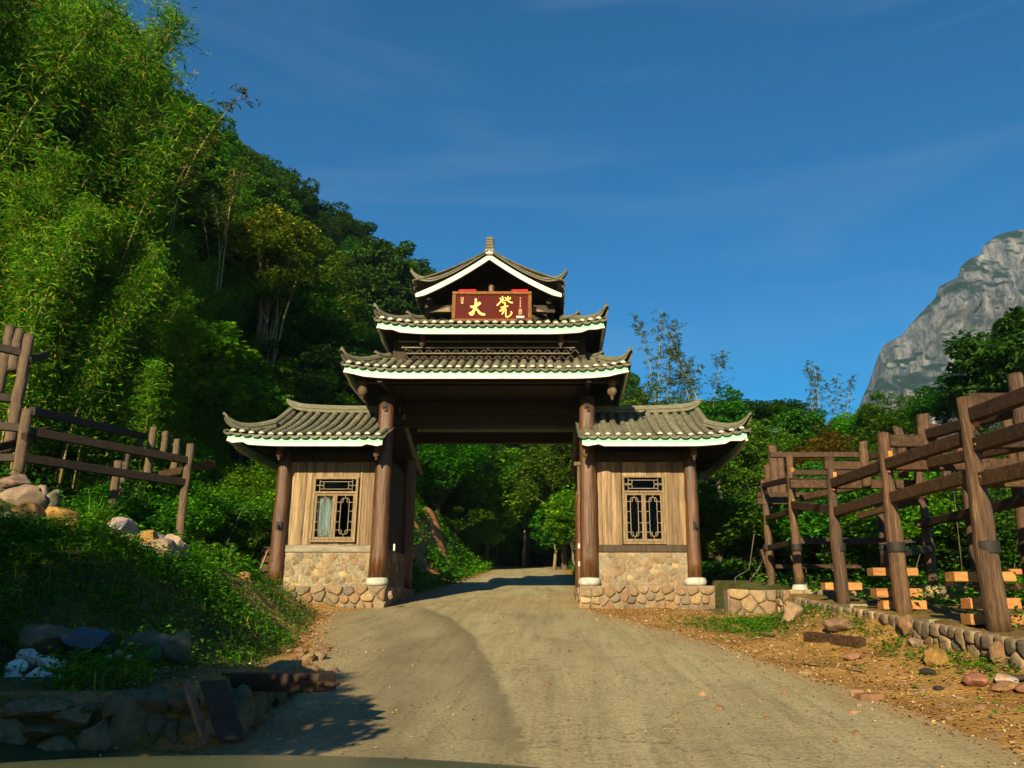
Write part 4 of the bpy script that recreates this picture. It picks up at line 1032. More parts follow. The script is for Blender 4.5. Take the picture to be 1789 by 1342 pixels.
def cabin(xo, xi, win, side, sillmat, seed):
    """xo outer, xi inner face; side -1 left, +1 right"""
    xa, xb = min(xo, xi), max(xo, xi)
    wall = part('plank_wall', gate, Vector(((xa + xb) / 2, 20.15, 2.97)) - gate.location)
    zb, zt = 2.98, 5.06; x0, x1, wz0, wz1 = win
    n = 19; r = random.Random(seed); edges = [xa]
    while edges[-1] < xb - .06: edges.append(min(xb, edges[-1] + r.uniform(.10, .19)))
    for a, b in zip(edges[:-1], edges[1:]):
        g = .0025; dy = r.uniform(-.006, .006)
        spans = [(zb, zt)]
        lo, hi = max(a, x0), min(b, x1)
        if hi - lo > .02:
            spans = [(wz1 + .002, zt)] + ([(zb, wz0 - .002)] if wz0 - zb > .03 else [])
            for aa, bb in ((a, lo), (hi, b)):
                if bb - aa > .02:
                    mb = MB(); mb.box(((aa + bb) / 2, 20.15 + dy, (zb + zt) / 2), (bb - aa - 2 * g, .05, zt - zb), bev=.004); build('plank', mb, M['plank'], wall, org=((aa + bb) / 2, 20.15, zb))
            a2, b2 = lo, hi
        else: a2, b2 = a, b
        for s0, s1 in spans:
            mb = MB(); mb.box(((a2 + b2) / 2, 20.15 + dy, (s0 + s1) / 2), (b2 - a2 - 2 * g, .05, s1 - s0), bev=.004); build('plank', mb, M['plank'], wall, org=((a2 + b2) / 2, 20.15, s0))
    # inner back board so no light leaks, leaving the window open
    mb = MB(); yb = 20.21
    mb.box(((xa + x0) / 2, yb, (zb + zt) / 2), (x0 - xa, .03, zt - zb)); mb.box(((x1 + xb) / 2, yb, (zb + zt) / 2), (xb - x1, .03, zt - zb))
    mb.box(((x0 + x1) / 2, yb, (wz1 + zt) / 2), (x1 - x0 - .004, .03, zt - wz1)); build('lining', mb, M['dark'], wall)
    mb = MB(); mb.box(((xa + xb) / 2, 20.14, 5.2), (xb - xa, .14, .24), bev=.01); build('head_beam', mb, M['dark'], wall)
    for q in (x0 - .22 if side < 0 else x0 - .06, x1 + .06):     # cover battens
        mb = MB(); mb.box((q, 20.118, (zb + zt) / 2), (.04, .02, zt - zb)); build('batten', mb, M['plank'], wall)
    mb = MB(); mb.box(((xa + xb) / 2, 20.12, 2.885), (xb - xa + .06, .17, .17), bev=.012); build('sill_beam', mb, sillmat, gate)
    # sides and back
    for nm, x in (('outer_wall', xo), ('inner_wall', xi)):
        p = part(nm, gate, Vector((x, 22, 2)) - gate.location); k = 24
        for i in range(k):
            y = 20.3 + 3.5 * (i + .5) / k
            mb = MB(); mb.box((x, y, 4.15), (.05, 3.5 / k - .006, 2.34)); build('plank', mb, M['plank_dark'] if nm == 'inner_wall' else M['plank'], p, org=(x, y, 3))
        sg = 1 if x == max(xo, xi) else -1
        mb = MB(); mb.box((x - sg * .03, 22.05, 2.2), (.24, 3.5, 1.52)); build('stone_core', mb, M['mortar'], p)
        if nm == 'inner_wall' : rubble(p, 0, 3.5, 1.50, 2.95, (x + sg * .09, 20.3, 0), (0, 1, 0), (sg, 0, 0), .36, .24, M['stone'], seed=seed + 5)
    mb = MB(); mb.box(((xa + xb) / 2, 23.86, 3.4), (xb - xa - .1, .08, 3.7)); build('back_wall', mb, M['plank_dark'], gate)
    mb = MB(); mb.box(((xa + xb) / 2, 22.0, 5.36), (xb - xa - .12, 3.6, .05)); build('ceiling', mb, M['dark'], gate)
    mb = MB(); mb.box(((xa + xb) / 2, 22.0, 2.04), (xb - xa - .12, 3.5, .06)); build('cabin_floor', mb, M['plank_dark'], gate)
    sb = part('stone_base', gate, Vector(((xa + xb) / 2, 20.1, 2.0)) - gate.location)
    mb = MB(); mb.box(((xa + xb) / 2, 20.17, 2.37), (xb - xa, .2, .84)); build('mortar_core', mb, M['mortar'], sb)
    rubble(sb, xa + .02, xb - .02, 1.99 if side > 0 else 1.9, 2.795, (0, 20.085, 0), (1, 0, 0), (0, -1, 0), .205, .145, M['stone'], seed=seed, gap=.006, proud=.03, cut=.32)
    window(x0, x1, wz0, wz0 + (wz1 - wz0) * .76, wz1, side < 0)
cabin(-6.50, -4.24, (-5.87, -4.74, 3.04, 4.66), -1, M['plank_grey'], 3)
cabin(3.49, 1.16, (1.90, 2.96, 2.99, 4.70), 1, M['plank_dark'], 4)
def plinth(xa, xb, y0, zt, zb, seed, cw, chh, side):
    p = part('plinth', gate, Vector(((xa + xb) / 2, y0, zb)) - gate.location)
    mb = MB(); mb.box(((xa + xb) / 2, (y0 + 24) / 2 + .06, (zt + zb) / 2 - .1), (xb - xa, 24 - y0, zt - zb + .2)); build('core', mb, M['mortar'], p)
    rubble(p, xa, xb, zb, zt, (0, y0 + .03, 0), (1, 0, 0), (0, -1, 0), cw, chh, M['stone'], seed=seed, gap=.010, proud=.06, cut=.34, jit=.34)
    for x, sg in ((xa, -1), (xb, 1)):
        rubble(p, 0, 3.6, zb, zt, (x - sg * .03, y0 + .1, 0), (0, 1, 0), (sg, 0, 0), cw, chh, M['stone'], seed=seed + 9, gap=.014, proud=.06, cut=.34, jit=.28)
    return p
plinth(-6.9, -3.86, 19.72, 1.99, 1.44, 31, .27, .19, -1)
pr_r = plinth(.80, 4.02, 19.66, 1.99, 1.40, 35, .25, .185, 1)

# ---- cabin roofs
def cabin_roof(side):
    rf = part('cabin_roof', gate, (0, 0, 0))
    if side < 0: xo, xi = -7.74, -3.98
    else: xo, xi = 4.86, .86
    X, Y = Vector((1, 0, 0)), Vector((0, 1, 0))
    L = abs(xi - xo); y0, yr, y1 = 19.02, 21.25, 24.9
    hip = [(0, 0), (.72, .72)]
    if side < 0:
        fr = Slope((xo, y0, 0), X, Y, L, yr - y0, 5.51, 1.06, .3, hip + [(.7201, 2.3)], None, .10, .0)
        bk = Slope((xi, y1, 0), -X, -Y, L, y1 - yr, 5.51, 1.06, .3, None, hip + [(.7201, 4)], 0, .1)
        sd = Slope((xo, y1, 0), -Y, X, y1 - y0, .72, 5.51, .32, .3, hip, hip, .1, .1)
    else:
        fr = Slope((xi, y0, 0), X, Y, L, yr - y0, 5.51, 1.06, .3, None, hip + [(.7201, 2.3)], .0, .16)
        bk = Slope((xo, y1, 0), -X, -Y, L, y1 - yr, 5.51, 1.06, .3, hip + [(.7201, 4)], None, .1, 0)
        sd = Slope((xo, y0, 0), Y, -X, y1 - y0, .72, 5.51, .32, .3, hip, hip, .1, .1)
    fr.tiles(16, rf); fr.fascia(rf)
    stuff = MB()
    bk.tiles(16, rf, joined=stuff, plugs=False); sd.tiles(24, rf, joined=stuff, plugs=False); sd.fascia(rf)
    tag(build('side_tiling', stuff, M['tile'], rf), kind='stuff')
    s = 1 if side < 0 else -1
    gx_ = xo + s * .74
    zr_ = 6.60
    ridge(rf, [(xi - s * .02 - s * -.0, yr, zr_), (xo + s * 2.3, yr, zr_), (xo + s * 1.3, yr, zr_ + .03), (gx_ + s * .1, yr, zr_ + .12), (gx_ - s * .14, yr, zr_ + .34)], .17, [.22, .22, .23, .22, .08], 'top_ridge')
    fz = lambda v: fr.z(1.5 if side < 0 else L - 1.5, v)
    ridge(rf, [(gx_, yr - .02, fz(2.2) + .05), (gx_, yr - .9, fz(1.33) + .05), (gx_, y0 + .78, fz(.78) + .03)], .17, [.16, .17, .19], 'descending_ridge')
    c = lambda f, up: Vector((xo + s * .74 * f, y0 + .74 * f, 5.51 + .32 * f + .12 * (1 - f) ** 3 + up))
    ridge(rf, [c(1.12, .06), c(.7, .03), c(.3, .05), c(.0, .16), c(-.16, .36)], .15, [.2, .19, .19, .17, .07], 'corner_ridge')
    cb = lambda f, up: Vector((xo + s * .74 * f, y1 - .74 * f, 5.51 + .32 * f + .12 * (1 - f) ** 3 + up))
    ridge(rf, [cb(1.12, .06), cb(.7, .03), cb(.3, .05), cb(.0, .16), cb(-.16, .36)], .15, [.2, .19, .19, .17, .07], 'corner_ridge')
    # closing gable and eave carpentry
    mb = MB(); mb.prism([(20.0, 5.7), (23.9, 5.7), (21.3, 6.62)], 0, .05)
    mb.v = [(gx_ + s * (.06 + b), a, c_) for a, b, c_ in mb.v]; build('gable_wall', mb, M['plank_dark'], rf)
    for yy in (19.45, 20.0):
        mb = MB(); mb.beam((xo + s * .35, yy, 5.50), (xi - s * .0, yy, 5.50), .12, .14); build('eave_purlin', mb, M['dark'], rf)
    for k in range(7):
        x = xo + s * (.5 + k * (L - .7) / 6)
        mb = MB(); mb.beam((x, 19.12, 5.49), (x, 20.2, 5.66), .07, .10); build('rafter', mb, M['dark'], rf)
    po, pi = (PX_OUT_L, PX_IN_L) if side < 0 else (PX_OUT_R, PX_IN_R)
    for x in (po, pi):
        mb = MB(); mb.beam((x, 19.3, 5.34), (x, 20.1, 5.40), .10, .14); build('bracket_arm', mb, M['dark'], rf)
        drop_post(x + (-.08 if x == pi else 0.02) , 19.45, 5.12, rf, .72)
    # dark boarding seen beyond the outer post under the side eave
    for q in (20.3, 21.5, 22.7, 23.8):
        mb = MB(); mb.beam((xo + s * .1, q, 5.50), (po, q, 5.38), .08, .12); build('rafter', mb, M['dark'], rf)
cabin_roof(-1); cabin_roof(1)
# little things fixed to the gate
mb = MB(); mb.box((-3.80, 20.30, 2.93), (.04, .10, .17), bev=.01); build('switch_box', mb, M['white'], gate)
for z in (2.52, 2.95):
    mb = MB(); mb.box((.80, 20.15, z), (.05, .1, .13), bev=.01); build('switch_box', mb, M['pale'], gate)
mb = MB(); mb.box((.83, 19.98, 4.98), (.28, .12, .10), bev=.01); mb.box((.80, 20.0, 4.55), (.06, .1, .75), bev=.01); build('tenon', mb, M['post_old'], gate)

# ---- the name board hanging in the gable
sg_ = thing('name_board', 'red lacquered name board with gold brush characters hanging in the top gable', 'sign', (-1.395, 19.06, 8.44))
SX0, SX1, SZ0, SZ1, SY = -2.40, -.385, 8.44, 9.265, 19.06
mb = MB(); mb.box(((SX0 + SX1) / 2, SY, (SZ0 + SZ1) / 2), (SX1 - SX0 - .1, .05, SZ1 - SZ0 - .1)); build('panel', mb, M['signred'], sg_)
for (a, b, c, d) in ((SX0, SX1, SZ0, SZ0 + .085), (SX0, SX1, SZ1 - .085, SZ1), (SX0, SX0 + .085, SZ0 + .087, SZ1 - .087), (SX1 - .085, SX1, SZ0 + .087, SZ1 - .087)):
    mb = MB(); mb.box(((a + b) / 2, SY - .02, (c + d) / 2), (b - a, .09, d - c), bev=.012)
    n = int(max(b - a, d - c) / .06)
    for k in range(n):
        f = (k + .5) / n
        if b - a > d - c: mb.box((a + (b - a) * f, SY - .068, (c + d) / 2), (.03, .012, .05))
        else: mb.box(((a + b) / 2, SY - .068, c + (d - c) * f), (.05, .012, .03))
    build('frame', mb, M['signframe'], sg_)
SK = [0]
def stroke(pts, ws, nm, mat=M['gold'], y=SY - .031):
    """brush stroke: pts in photo-zoom pixels of the board, ws widths in the same units"""
    SK[0] += 1; y = y - .0013 * (SK[0] % 14)
    kx = (SX1 - SX0) / (1570 - 205.); kz = (SZ1 - SZ0) / (675 - 165.)
    P = [Vector((SX0 + (a - 205) * kx, 0, SZ1 - (b - 165) * kz)) for a, b in pts]
    # smooth
    Q = []; W = []
    for i in range(len(P) - 1):
        p0, p1, p2, p3 = P[max(i - 1, 0)], P[i], P[i + 1], P[min(i + 2, len(P) - 1)]
        for k in range(5):
            t = k / 5; Q.append(.5 * ((2 * p1) + (-p0 + p2) * t + (2 * p0 - 5 * p1 + 4 * p2 - p3) * t * t + (-p0 + 3 * p1 - 3 * p2 + p3) * t ** 3)); W.append(ws[i] * (1 - t) + ws[i + 1] * t)
    Q.append(P[-1]); W.append(ws[-1])
    vs = []; fs = []
    for i, q in enumerate(Q):
        d = (Q[min(i + 1, len(Q) - 1)] - Q[max(i - 1, 0)]).normalized(); n_ = Vector((-d.z, 0, d.x)) * W[i] * kx * .5
        for yy, s in ((y, 1), (y - .012, .9), (y - .012, -.9), (y, -1)): vs.append((q.x + n_.x * s, yy, q.z + n_.z * s))
    for i in range(len(Q) - 1):
        for k in range(3): fs.append((i * 4 + k, i * 4 + k + 1, (i + 1) * 4 + k + 1, (i + 1) * 4 + k))
    fs += [(0, 1, 2, 3), tuple((len(Q) - 1) * 4 + k for k in (3, 2, 1, 0))]
    nm.add(vs, fs)
c1 = MB()
stroke([(515, 415), (570, 425), (640, 390), (690, 350)], [30, 52, 60, 46], c1)
stroke([(605, 285), (612, 340), (600, 430), (570, 500), (510, 525)], [34, 44, 50, 46, 20], c1)
stroke([(500, 520), (530, 550), (565, 545), (580, 510)], [24, 46, 44, 30], c1)
stroke([(612, 440), (650, 490), (700, 540), (775, 555)], [30, 40, 52, 40], c1)
build('character', c1, M['gold'], sg_)
c2 = MB()
stroke([(1020, 275), (1045, 300), (1040, 335), (975, 405)], [18, 26, 28, 30], c2)
stroke([(1065, 245), (1075, 290), (1070, 360)], [24, 26, 22], c2)
stroke([(1035, 330), (1080, 315), (1105, 320)], [20, 24, 22], c2)
stroke([(1165, 250), (1150, 290), (1115, 330)], [26, 26, 16], c2)
stroke([(1195, 265), (1200, 290), (1140, 300)], [28, 26, 16], c2)
stroke([(1110, 265), (1160, 320), (1205, 350), (1250, 358)], [18, 26, 32, 26], c2)
stroke([(1075, 365), (1110, 355), (1120, 385)], [20, 26, 22], c2)
stroke([(1040, 440), (1110, 425), (1170, 415)], [24, 34, 28], c2)
stroke([(1115, 385), (1105, 440), (1060, 480), (1020, 500)], [26, 44, 36, 28], c2)
stroke([(1110, 450), (1085, 510), (1062, 550)], [30, 32, 22], c2)
stroke([(1130, 455), (1128, 530), (1140, 590), (1190, 580), (1230, 530), (1215, 500)], [24, 24, 26, 28, 28, 16], c2)
build('character', c2, M['gold'], sg_)
c3 = MB()
for z in (275, 300, 330, 352): stroke([(352, z), (375, z - 4), (398, z)], [12, 12, 12], c3, M['palegold'])
stroke([(358, 262), (356, 318)], [9, 9], c3); stroke([(392, 262), (394, 318)], [9, 9], c3); stroke([(376, 318), (376, 372)], [12, 12], c3); stroke([(358, 372), (396, 372)], [11, 11], c3)
build('inscription', c3, M['palegold'], sg_)
c4 = MB()
for z in (280, 325, 350, 378, 402, 430): stroke([(1362 + (z % 3) * 3, z), (1392, z - 3)], [11, 11], c4)
stroke([(1375, 268), (1377, 300)], [12, 10], c4); stroke([(1380, 320), (1376, 440)], [7, 7], c4)
stroke([(1356, 470), (1400, 468)], [12, 12], c4); stroke([(1360, 500), (1400, 498)], [11, 11], c4); stroke([(1358, 470), (1356, 545)], [10, 10], c4); stroke([(1398, 470), (1402, 540)], [10, 10], c4); stroke([(1352, 548), (1402, 545)], [12, 12], c4); stroke([(1378, 475), (1378, 545)], [8, 8], c4)
build('inscription', c4, M['palegold'], sg_)
for a, b in ((-2.25, -1.8), (-.9, -.48)):
    mb = MB(); mb.beam((a, SY - .01, SZ1 + .03), (b, SY - .01, SZ1 + .035), .08, .05, bev=.012); tag(build('red_cloth', mb, M['redcloth'], sg_))
lamp = thing('floodlight', 'small white floodlight box on the tiles under the red name board', 'lamp', (-.66, 18.86, 8.50))
mb = MB(); mb.box((-.66, 18.86, 8.50), (.2, .10, .06), bev=.01); build('housing', mb, M['white'], lamp)
mb = MB(); mb.box((-.66, 18.92, 8.45), (.05, .05, .09)); build('bracket', mb, M['iron'], lamp)
# ================================================================== unfinished timber frame, right of the road
def round_post(parent, base, top, r0, r1, name='post', mat='frame_post', neck=None, shade_band=None, wob=.035):
    base, top = Vector(base), Vector(top); mb = MB(); k = 16; pts = []; rad = []; bow = rnd.uniform(-.03, .03)
    for i in range(k + 1):
        f = i / k; pts.append(base.lerp(top, f) + Vector((rnd.uniform(-.010, .010) + bow * math.sin(f * 3.1), rnd.uniform(-.010, .010), 0)))
        r = r0 + (r1 - r0) * f
        if neck is not None: r = r0 * (1 - .06 * f) if f < neck - .06 else r1 if f > neck + .06 else (r0 * .94 + r1) / 2
        rad.append(r)
    mb.tube(pts, rad, 16, wob=wob)
    o = build(name, mb, M[mat], parent, True, org=base)
    if shade_band is not None:  # black collar built in place of the shadow line across the post
        b = MB(); c = base.lerp(top, (shade_band - base.z) / max(.01, top.z - base.z)); rr = r0 * 1.0 + .006
        b.lathe((c.x, c.y, c.z - .075), [(rr, 0), (rr + .004, .02), (rr + .004, .13), (rr, .15)], 16); build('shade_band', b, M['black'], o, True)
    return o
fr_ = thing('log_pergola', 'unfinished open structure of dark log posts and beams right of the road', 'log structure', (5.3, 13, 1.3))
rowA = [('A', 9.8, (1745, 1110), (1688, 695), .135), ('B', 12.3, (1580, 1082), (1543, 757), .125), ('C', 14.6, (1478, 1064), (1447, 798), .115), ('D', 17.7, (1397, 1022), (1378, 795), .105), ('E', 21.6, (1350, 1031), (1330, 839), .12)]
FP = {}
for nm, Y, b, tp, r in rowA:
    pb, pt = at(b[0], b[1], Y), at(tp[0], tp[1], Y); x = (pb.x + pt.x) / 2
    FP[nm] = (x, Y, pb.z, pt.z)
    if nm == 'E': pb.z -= .3
    o = round_post(fr_, (x, Y, pb.z), (x, Y, pt.z), r, r * .72, neck=.58 if nm in 'ABC' else None, shade_band=at(1700, 957, Y).z)
    # mortise slots near the top with a fresh pale face inside
    for dz, hh, mt in ((.30, .10, 'newwood'), (.42, .08, 'black')):
        mb = MB(); mb.box((x + r * .25, Y - r * .8 + .02, pt.z - dz - .05), (r * .55, .05, hh), bev=.008); build('mortise', mb, M[mt], o)
    for dz in (.62, 1.02):
        mb = MB(); mb.tube([(x - .02, Y - r * .6, pt.z - dz), (x - .03, Y - r * .82 - .05, pt.z - dz - .01)], [.022, .018], 6); build('peg', mb, M['newwood'], o)
    if nm in 'BCD':
        mb = MB(); mb.lathe((x, Y, pb.z - .20), [(.17, 0), (.18, .05), (.17, .13), (.14, .205)], 14); build('post_base', mb, M['pale'], fr_, True)
# short hanging posts standing on the cross beams
for px, y0, y1, Y, r in ((1786, 655, 760, 9.8, .10), (1618, 724, 800, 12.3, .10), (1575, 747, 835, 13.4, .085), (1513, 772, 850, 14.6, .085), (1652, 790, 835, 14.6, .08), (1608, 825, 870, 14.6, .08), (1558, 778, 812, 15.2, .07), (1352, 779, 866, 21.9, .13), (1364, 790, 866, 22.2, .12), (1340, 812, 866, 22.0, .12), (1787, 780, 830, 12.3, .07)):
    a, b = at(px + 3, y1, Y), at(px, y0, Y); round_post(fr_, (a.x, Y, a.z), (a.x, Y, b.z), r, r * .92, 'short_post')
# back posts down to the ground
for px0, y0, px1, y1, Y, r in ((1634, 1020, 1603, 826, 16.6, .105), (1552, 1010, 1532, 868, 18.6, .115), (1790, 1010, 1762, 690, 13.2, .115)):
    a, b = at(px0, y0, Y), at(px1, y1, Y); x = (a.x + b.x) / 2
    round_post(fr_, (x, Y, a.z - .1), (x, Y, b.z), r, r * .72, neck=.6, shade_band=at(1600, 956, Y).z)
for Y in (9.8, 12.3, 14.7):
    round_post(fr_, (7.72, Y, h1(7.72, Y) - .1), (7.72, Y, at(1690, 690, 9.8).z + .05 * (Y - 9.8) + .1), .11, .085, neck=.6)
def pbeam(x0, y0, x1, y1, Ya, Yb, w, h, mat='beam', name='beam', par=None):
    a, b = at(x0, y0, Ya), at(x1, y1, Yb)
    if b.x > 7.9: b = a.lerp(b, (7.9 - a.x) / (b.x - a.x))
    mb = MB(); mb.beam(a, b, w, h, bev=.012)
    return build(name, mb, M[mat], par or fr_, org=(a + b) / 2)
# cross beams running away from the front row, parallel to the gate front
for a in ((1440, 814, 1640, 814, 14.6, .11, .15), (1380, 846, 1900, 848, 14.75, .12, .16), (1553, 771, 1960, 771, 12.3, .12, .19), (1553, 812, 1960, 812, 12.35, .12, .18), (1690, 700, 2100, 700, 9.8, .12, .18),
          (1378, 826, 1560, 826, 17.7, .10, .12), (1378, 845, 1560, 845, 17.7, .10, .14), (1345, 795, 1640, 795, 19.5, .12, .13), (1322, 876, 1385, 876, 21.6, .13, .17), (1322, 865, 1700, 865, 21.7, .12, .13), (1640, 747, 1960, 747, 16.6, .12, .14), (1600, 878, 1690, 878, 16.6, .10, .12),
          (1690, 775, 2000, 772, 9.85, .11, .13), (1355, 990, 1540, 990, 20.6, .12, .10)):
    pbeam(a[0], a[1], a[2], a[3], a[4], a[4], a[5], a[6])
# beams along the front row
xs = {k: v[0] for k, v in FP.items()}
def along(k0, k1, dz0, dz1, w=.12, h=.17, off=.0, mat='beam'):
    x0, y0, b0, t0 = FP[k0]; x1, y1, b1, t1 = FP[k1]
    mb = MB(); mb.beam((x0 + off, y0, t0 - dz0), (x1 + off, y1, t1 - dz1), w, h, bev=.012); build('beam', mb, M[mat], fr_)
for dz0, dz1 in ((.50, .50), (.98, 1.02)):
    along('A', 'B', dz0, dz1); along('B', 'C', dz0, dz1); along('C', 'D', dz0, dz1 + .1)
x0, y0, b0, t0 = FP['A']
for dz in (.24, .62, 1.05):
    mb = MB(); mb.beam((x0 + .02, y0, t0 - dz), (x0 + .05, y0 - 3.2, t0 - dz - .12), .12, .18, bev=.012); build('beam', mb, M['beam'], fr_)
along('D', 'E', .55, .15, h=.13)
for dz in (.3, .75):      # second row of beams higher up, behind
    mb = MB(); mb.beam(at(1618, 760, 12.3) + Vector((0, 0, .25 - dz)), at(1575, 775, 16) + Vector((0, 0, .25 - dz)), .11, .16, bev=.012); build('beam', mb, M['beam'], fr_)
    mb = MB(); mb.beam(at(1786, 700, 9.8) + Vector((0, 0, .2 - dz)), at(1618, 760, 12.3) + Vector((0, 0, .3 - dz)), .11, .16, bev=.012); build('beam', mb, M['beam'], fr_)
for a in ((1608, 916, 1800, 872, 16.6, 11.5, .11, .15), (1500, 902, 1612, 872, 18.6, 16.6, .11, .14), (1575, 800, 1660, 782, 16, 14, .10, .14), (1606, 852, 1790, 812, 16.6, 12.5, .11, .15), (1515, 800, 1620, 776, 17, 14.6, .10, .13), (1400, 870, 1540, 842, 17.6, 16.0, .10, .13), (1700, 842, 1960, 842, 11.2, 11.2, .11, .16), (1560, 795, 1760, 795, 15.2, 15.2, .10, .12), (1600, 915, 1900, 917, 16.5, 16.5, .10, .12), (1340, 905, 1400, 890, 21.5, 18, .10, .13), (1330, 960, 1346, 1012, 21.7, 21.6, .08, .08)):
    pbeam(a[0], a[1], a[2], a[3], a[4], a[5], a[6], a[7])
# mid-height tie behind and ground sills, their shade painted with darker timber
pbeam(1345, 957, 1400, 946, 21.0, 18.2, .12, .13, 'dark'); pbeam(1385, 945, 1640, 947, 17.8, 17.0, .12, .14, 'dark'); pbeam(1570, 968, 1630, 958, 14, 16.6, .11, .12, 'dark')
for p0, p1, Ya, Yb in (((1578, 1084), (1705, 1070), 12.3, 13.6), ((1478, 1064), (1545, 1052), 14.6, 15.6), ((1748, 1110), (1830, 1112), 9.8, 9.9), ((1640, 1056), (1690, 1052), 15, 15.4)):
    pbeam(*p0, *p1, Ya, Yb, .13, .11, 'dark', 'ground_sill')
# fresh sawn rail boards on the posts
BO = [(1441, 1506, 1018, 1031, 14.9), (1524, 1604, 992, 1006, 12.75), (1530, 1612, 1028, 1044, 12.75), (1542, 1619, 1049, 1065, 12.75), (1665, 1775, 999, 1016, 10.3), (1755, 1785, 994, 1004, 11.5), (1650, 1672, 1016, 1024, 14.5), (1693, 1784, 1045, 1064, 10.3), (1693, 1800, 1073, 1092, 10.3), (1760, 1795, 1019, 1030, 11.2)]
for x0, x1, y0, y1, Y in BO:
    a, b = at(x0, y0, Y), at(x1, y1, Y); mb = MB(); mb.box(((a.x + b.x) / 2, Y + .1, (a.z + b.z) / 2), (b.x - a.x, .24, a.z - b.z), bev=.006)
    build('rail_board', mb, M['newwood'], fr_, org=((a.x + b.x) / 2, Y, (a.z + b.z) / 2))
for px, y0, y1, Y in ((1470, 1030, 1064, 15.1), (1570, 1004, 1080, 13.0), (1740, 1014, 1104, 10.5)):      # bearers that carry the boards
    a, b = at(px, y0, Y), at(px, y1, Y); mb = MB(); mb.box((a.x, Y + .12, (a.z + b.z) / 2), (.09, .09, a.z - b.z + .06)); build('bearer', mb, M['beam'], fr_)

# stone footings and walls on the right
def wall_thing(name, label, cat, x0, x1, y, zb, zt, cw, chh, seed, thick=.4, du=(1, 0, 0), dn=(0, -1, 0), topf=None, mat='stone', jit=.3):
    t = thing(name, label, cat, (x0, y, zb)); du_, dn_ = Vector(du), Vector(dn)
    o = Vector((0, y, 0)) if du[0] == 1 else Vector((x0, 0, 0))
    rubble(t, x0 if du[0] == 1 else y, x1, zb, zt, (0, y, 0) if du[0] == 1 else (x0, 0, 0), du, dn, cw, chh, M[mat], seed=seed, gap=.008, proud=.06, cut=.34, jit=jit, topf=topf, depth=thick * .5)
    return t
wl = wall_thing('stone_wall', 'low mortared stone wall between the gatehouse plinth and the log frame', 'stone wall', 4.03, 5.12, 18.3, 1.02, 1.90, .34, .2, 51, topf=lambda u: -.05 * (u - 4))
mb = MB(); mb.box((4.6, 18.55, 1.38), (1.15, .4, .96)); build('core', mb, M['mortar'], wl)
pier = wall_thing('stone_pier', 'rough stone pier under the log post with a white base', 'stone pier', 4.98, 6.1, 17.45, .95, 1.86, .26, .17, 52)
mb = MB(); mb.box((5.55, 17.72, 1.38), (1.1, .42, .94)); build('core', mb, M['mortar'], pier)
rubble(pier, 17.5, 18.0, .95, 1.86, (5.0, 0, 0), (0, 1, 0), (-1, 0, 0), .24, .17, M['stone'], seed=53)
pier2 = wall_thing('stone_pier', 'stone pier behind the orange boards carrying a back post', 'stone pier', 7.5, 8.9, 16.3, 1.2, 1.95, .3, .2, 54)
mb = MB(); mb.box((8.2, 16.6, 1.55), (1.38, .46, .74)); build('core', mb, M['mortar'], pier2)
w2 = wall_thing('stone_wall', 'short stone wall behind the orange boards of the log frame', 'stone wall', 6.15, 7.3, 16.8, 1.2, 1.86, .32, .2, 55)
mb = MB(); mb.box((6.72, 17.05, 1.5), (1.13, .4, .68)); build('core', mb, M['mortar'], w2)
# foundation wall along the edge of the platform
fw = thing('foundation_wall', 'low stone foundation wall under the front posts of the log frame', 'foundation wall', (5.02, 8.4, .7))
topz = lambda y: 1.21 + .07 * (y - 9.8)
rubble(fw, 8.4, 13.6, -.62, .02, (5.04, 0, 0), (0, 1, 0), (-1, 0, 0), .24, .15, M['stone'], seed=61, gap=.008, proud=.06, topf=lambda u: topz(u), depth=.2)
rubble(fw, 13.6, 16.9, -.5, .0, (5.04, 0, 0), (0, 1, 0), (-1, 0, 0), .26, .16, M['stone'], seed=62, gap=.008, proud=.06, topf=lambda u: topz(u), depth=.2)
rubble(fw, 5.05, 8.5, .45, 1.12, (0, 8.42, 0), (1, 0, 0), (0, -1, 0), .2, .3, M['mossy'], seed=63, gap=.008, proud=.06, depth=.2)
mb = MB()
for y0_, y1_ in ((8.45, 11), (11, 13.8), (13.8, 16.9)): mb.box((5.2, (y0_ + y1_) / 2, topz((y0_ + y1_) / 2) - .36), (.3, y1_ - y0_, .62))
build('core', mb, M['mortar'], fw)

# ================================================================== rocks and loose things
def rock_mesh(name, seed, sx, sy, sz, mat, sub=2, planes=10, lo=.55, hi=.9):
    r = random.Random(seed); bm = bmesh.new(); bmesh.ops.create_icosphere(bm, subdivisions=sub, radius=1)
    pl = []
    for k in range(planes):
        d = Vector((r.gauss(0, 1), r.gauss(0, 1), r.gauss(0, 1))).normalized(); pl.append((d, r.uniform(lo, hi)))
    for v in bm.verts:
        p = v.co.copy()
        for d, o in pl:
            q = p.dot(d)
            if q > o: p -= d * (q - o)
        p *= 1 + .12 * mnoise.noise(p * 2.3 + Vector((seed, 0, 0))) + .07 * mnoise.noise(p * 5 + Vector((0, seed, 0))) + .03 * mnoise.noise(p * 11 + Vector((0, 0, seed)))
        v.co = Vector((p.x * sx, p.y * sy, p.z * sz))
    me = bpy.data.meshes.new(name); bm.to_mesh(me); bm.free(); me.materials.append(mat)
    me.polygons.foreach_set('use_smooth', [True] * len(me.polygons))
    try: me.set_sharp_from_angle(angle=R_(32))
    except Exception: pass
    return me
ROCKS = []
def gpt(px, py, lift=0.0):
    """the ground point seen at photo pixel (px, py)"""
    Y = 4.5
    while Y < 25:
        q = at(px, py, Y); g = max(h1(q.x, Y), float(zr(Y)) if float(np.interp(Y, LY, LX)) < q.x < float(np.interp(Y, RY, RX)) else -9)
        if q.z <= g: return Vector((q.x, Y, g + lift))
        Y += .03
    return at(px, py, 12)
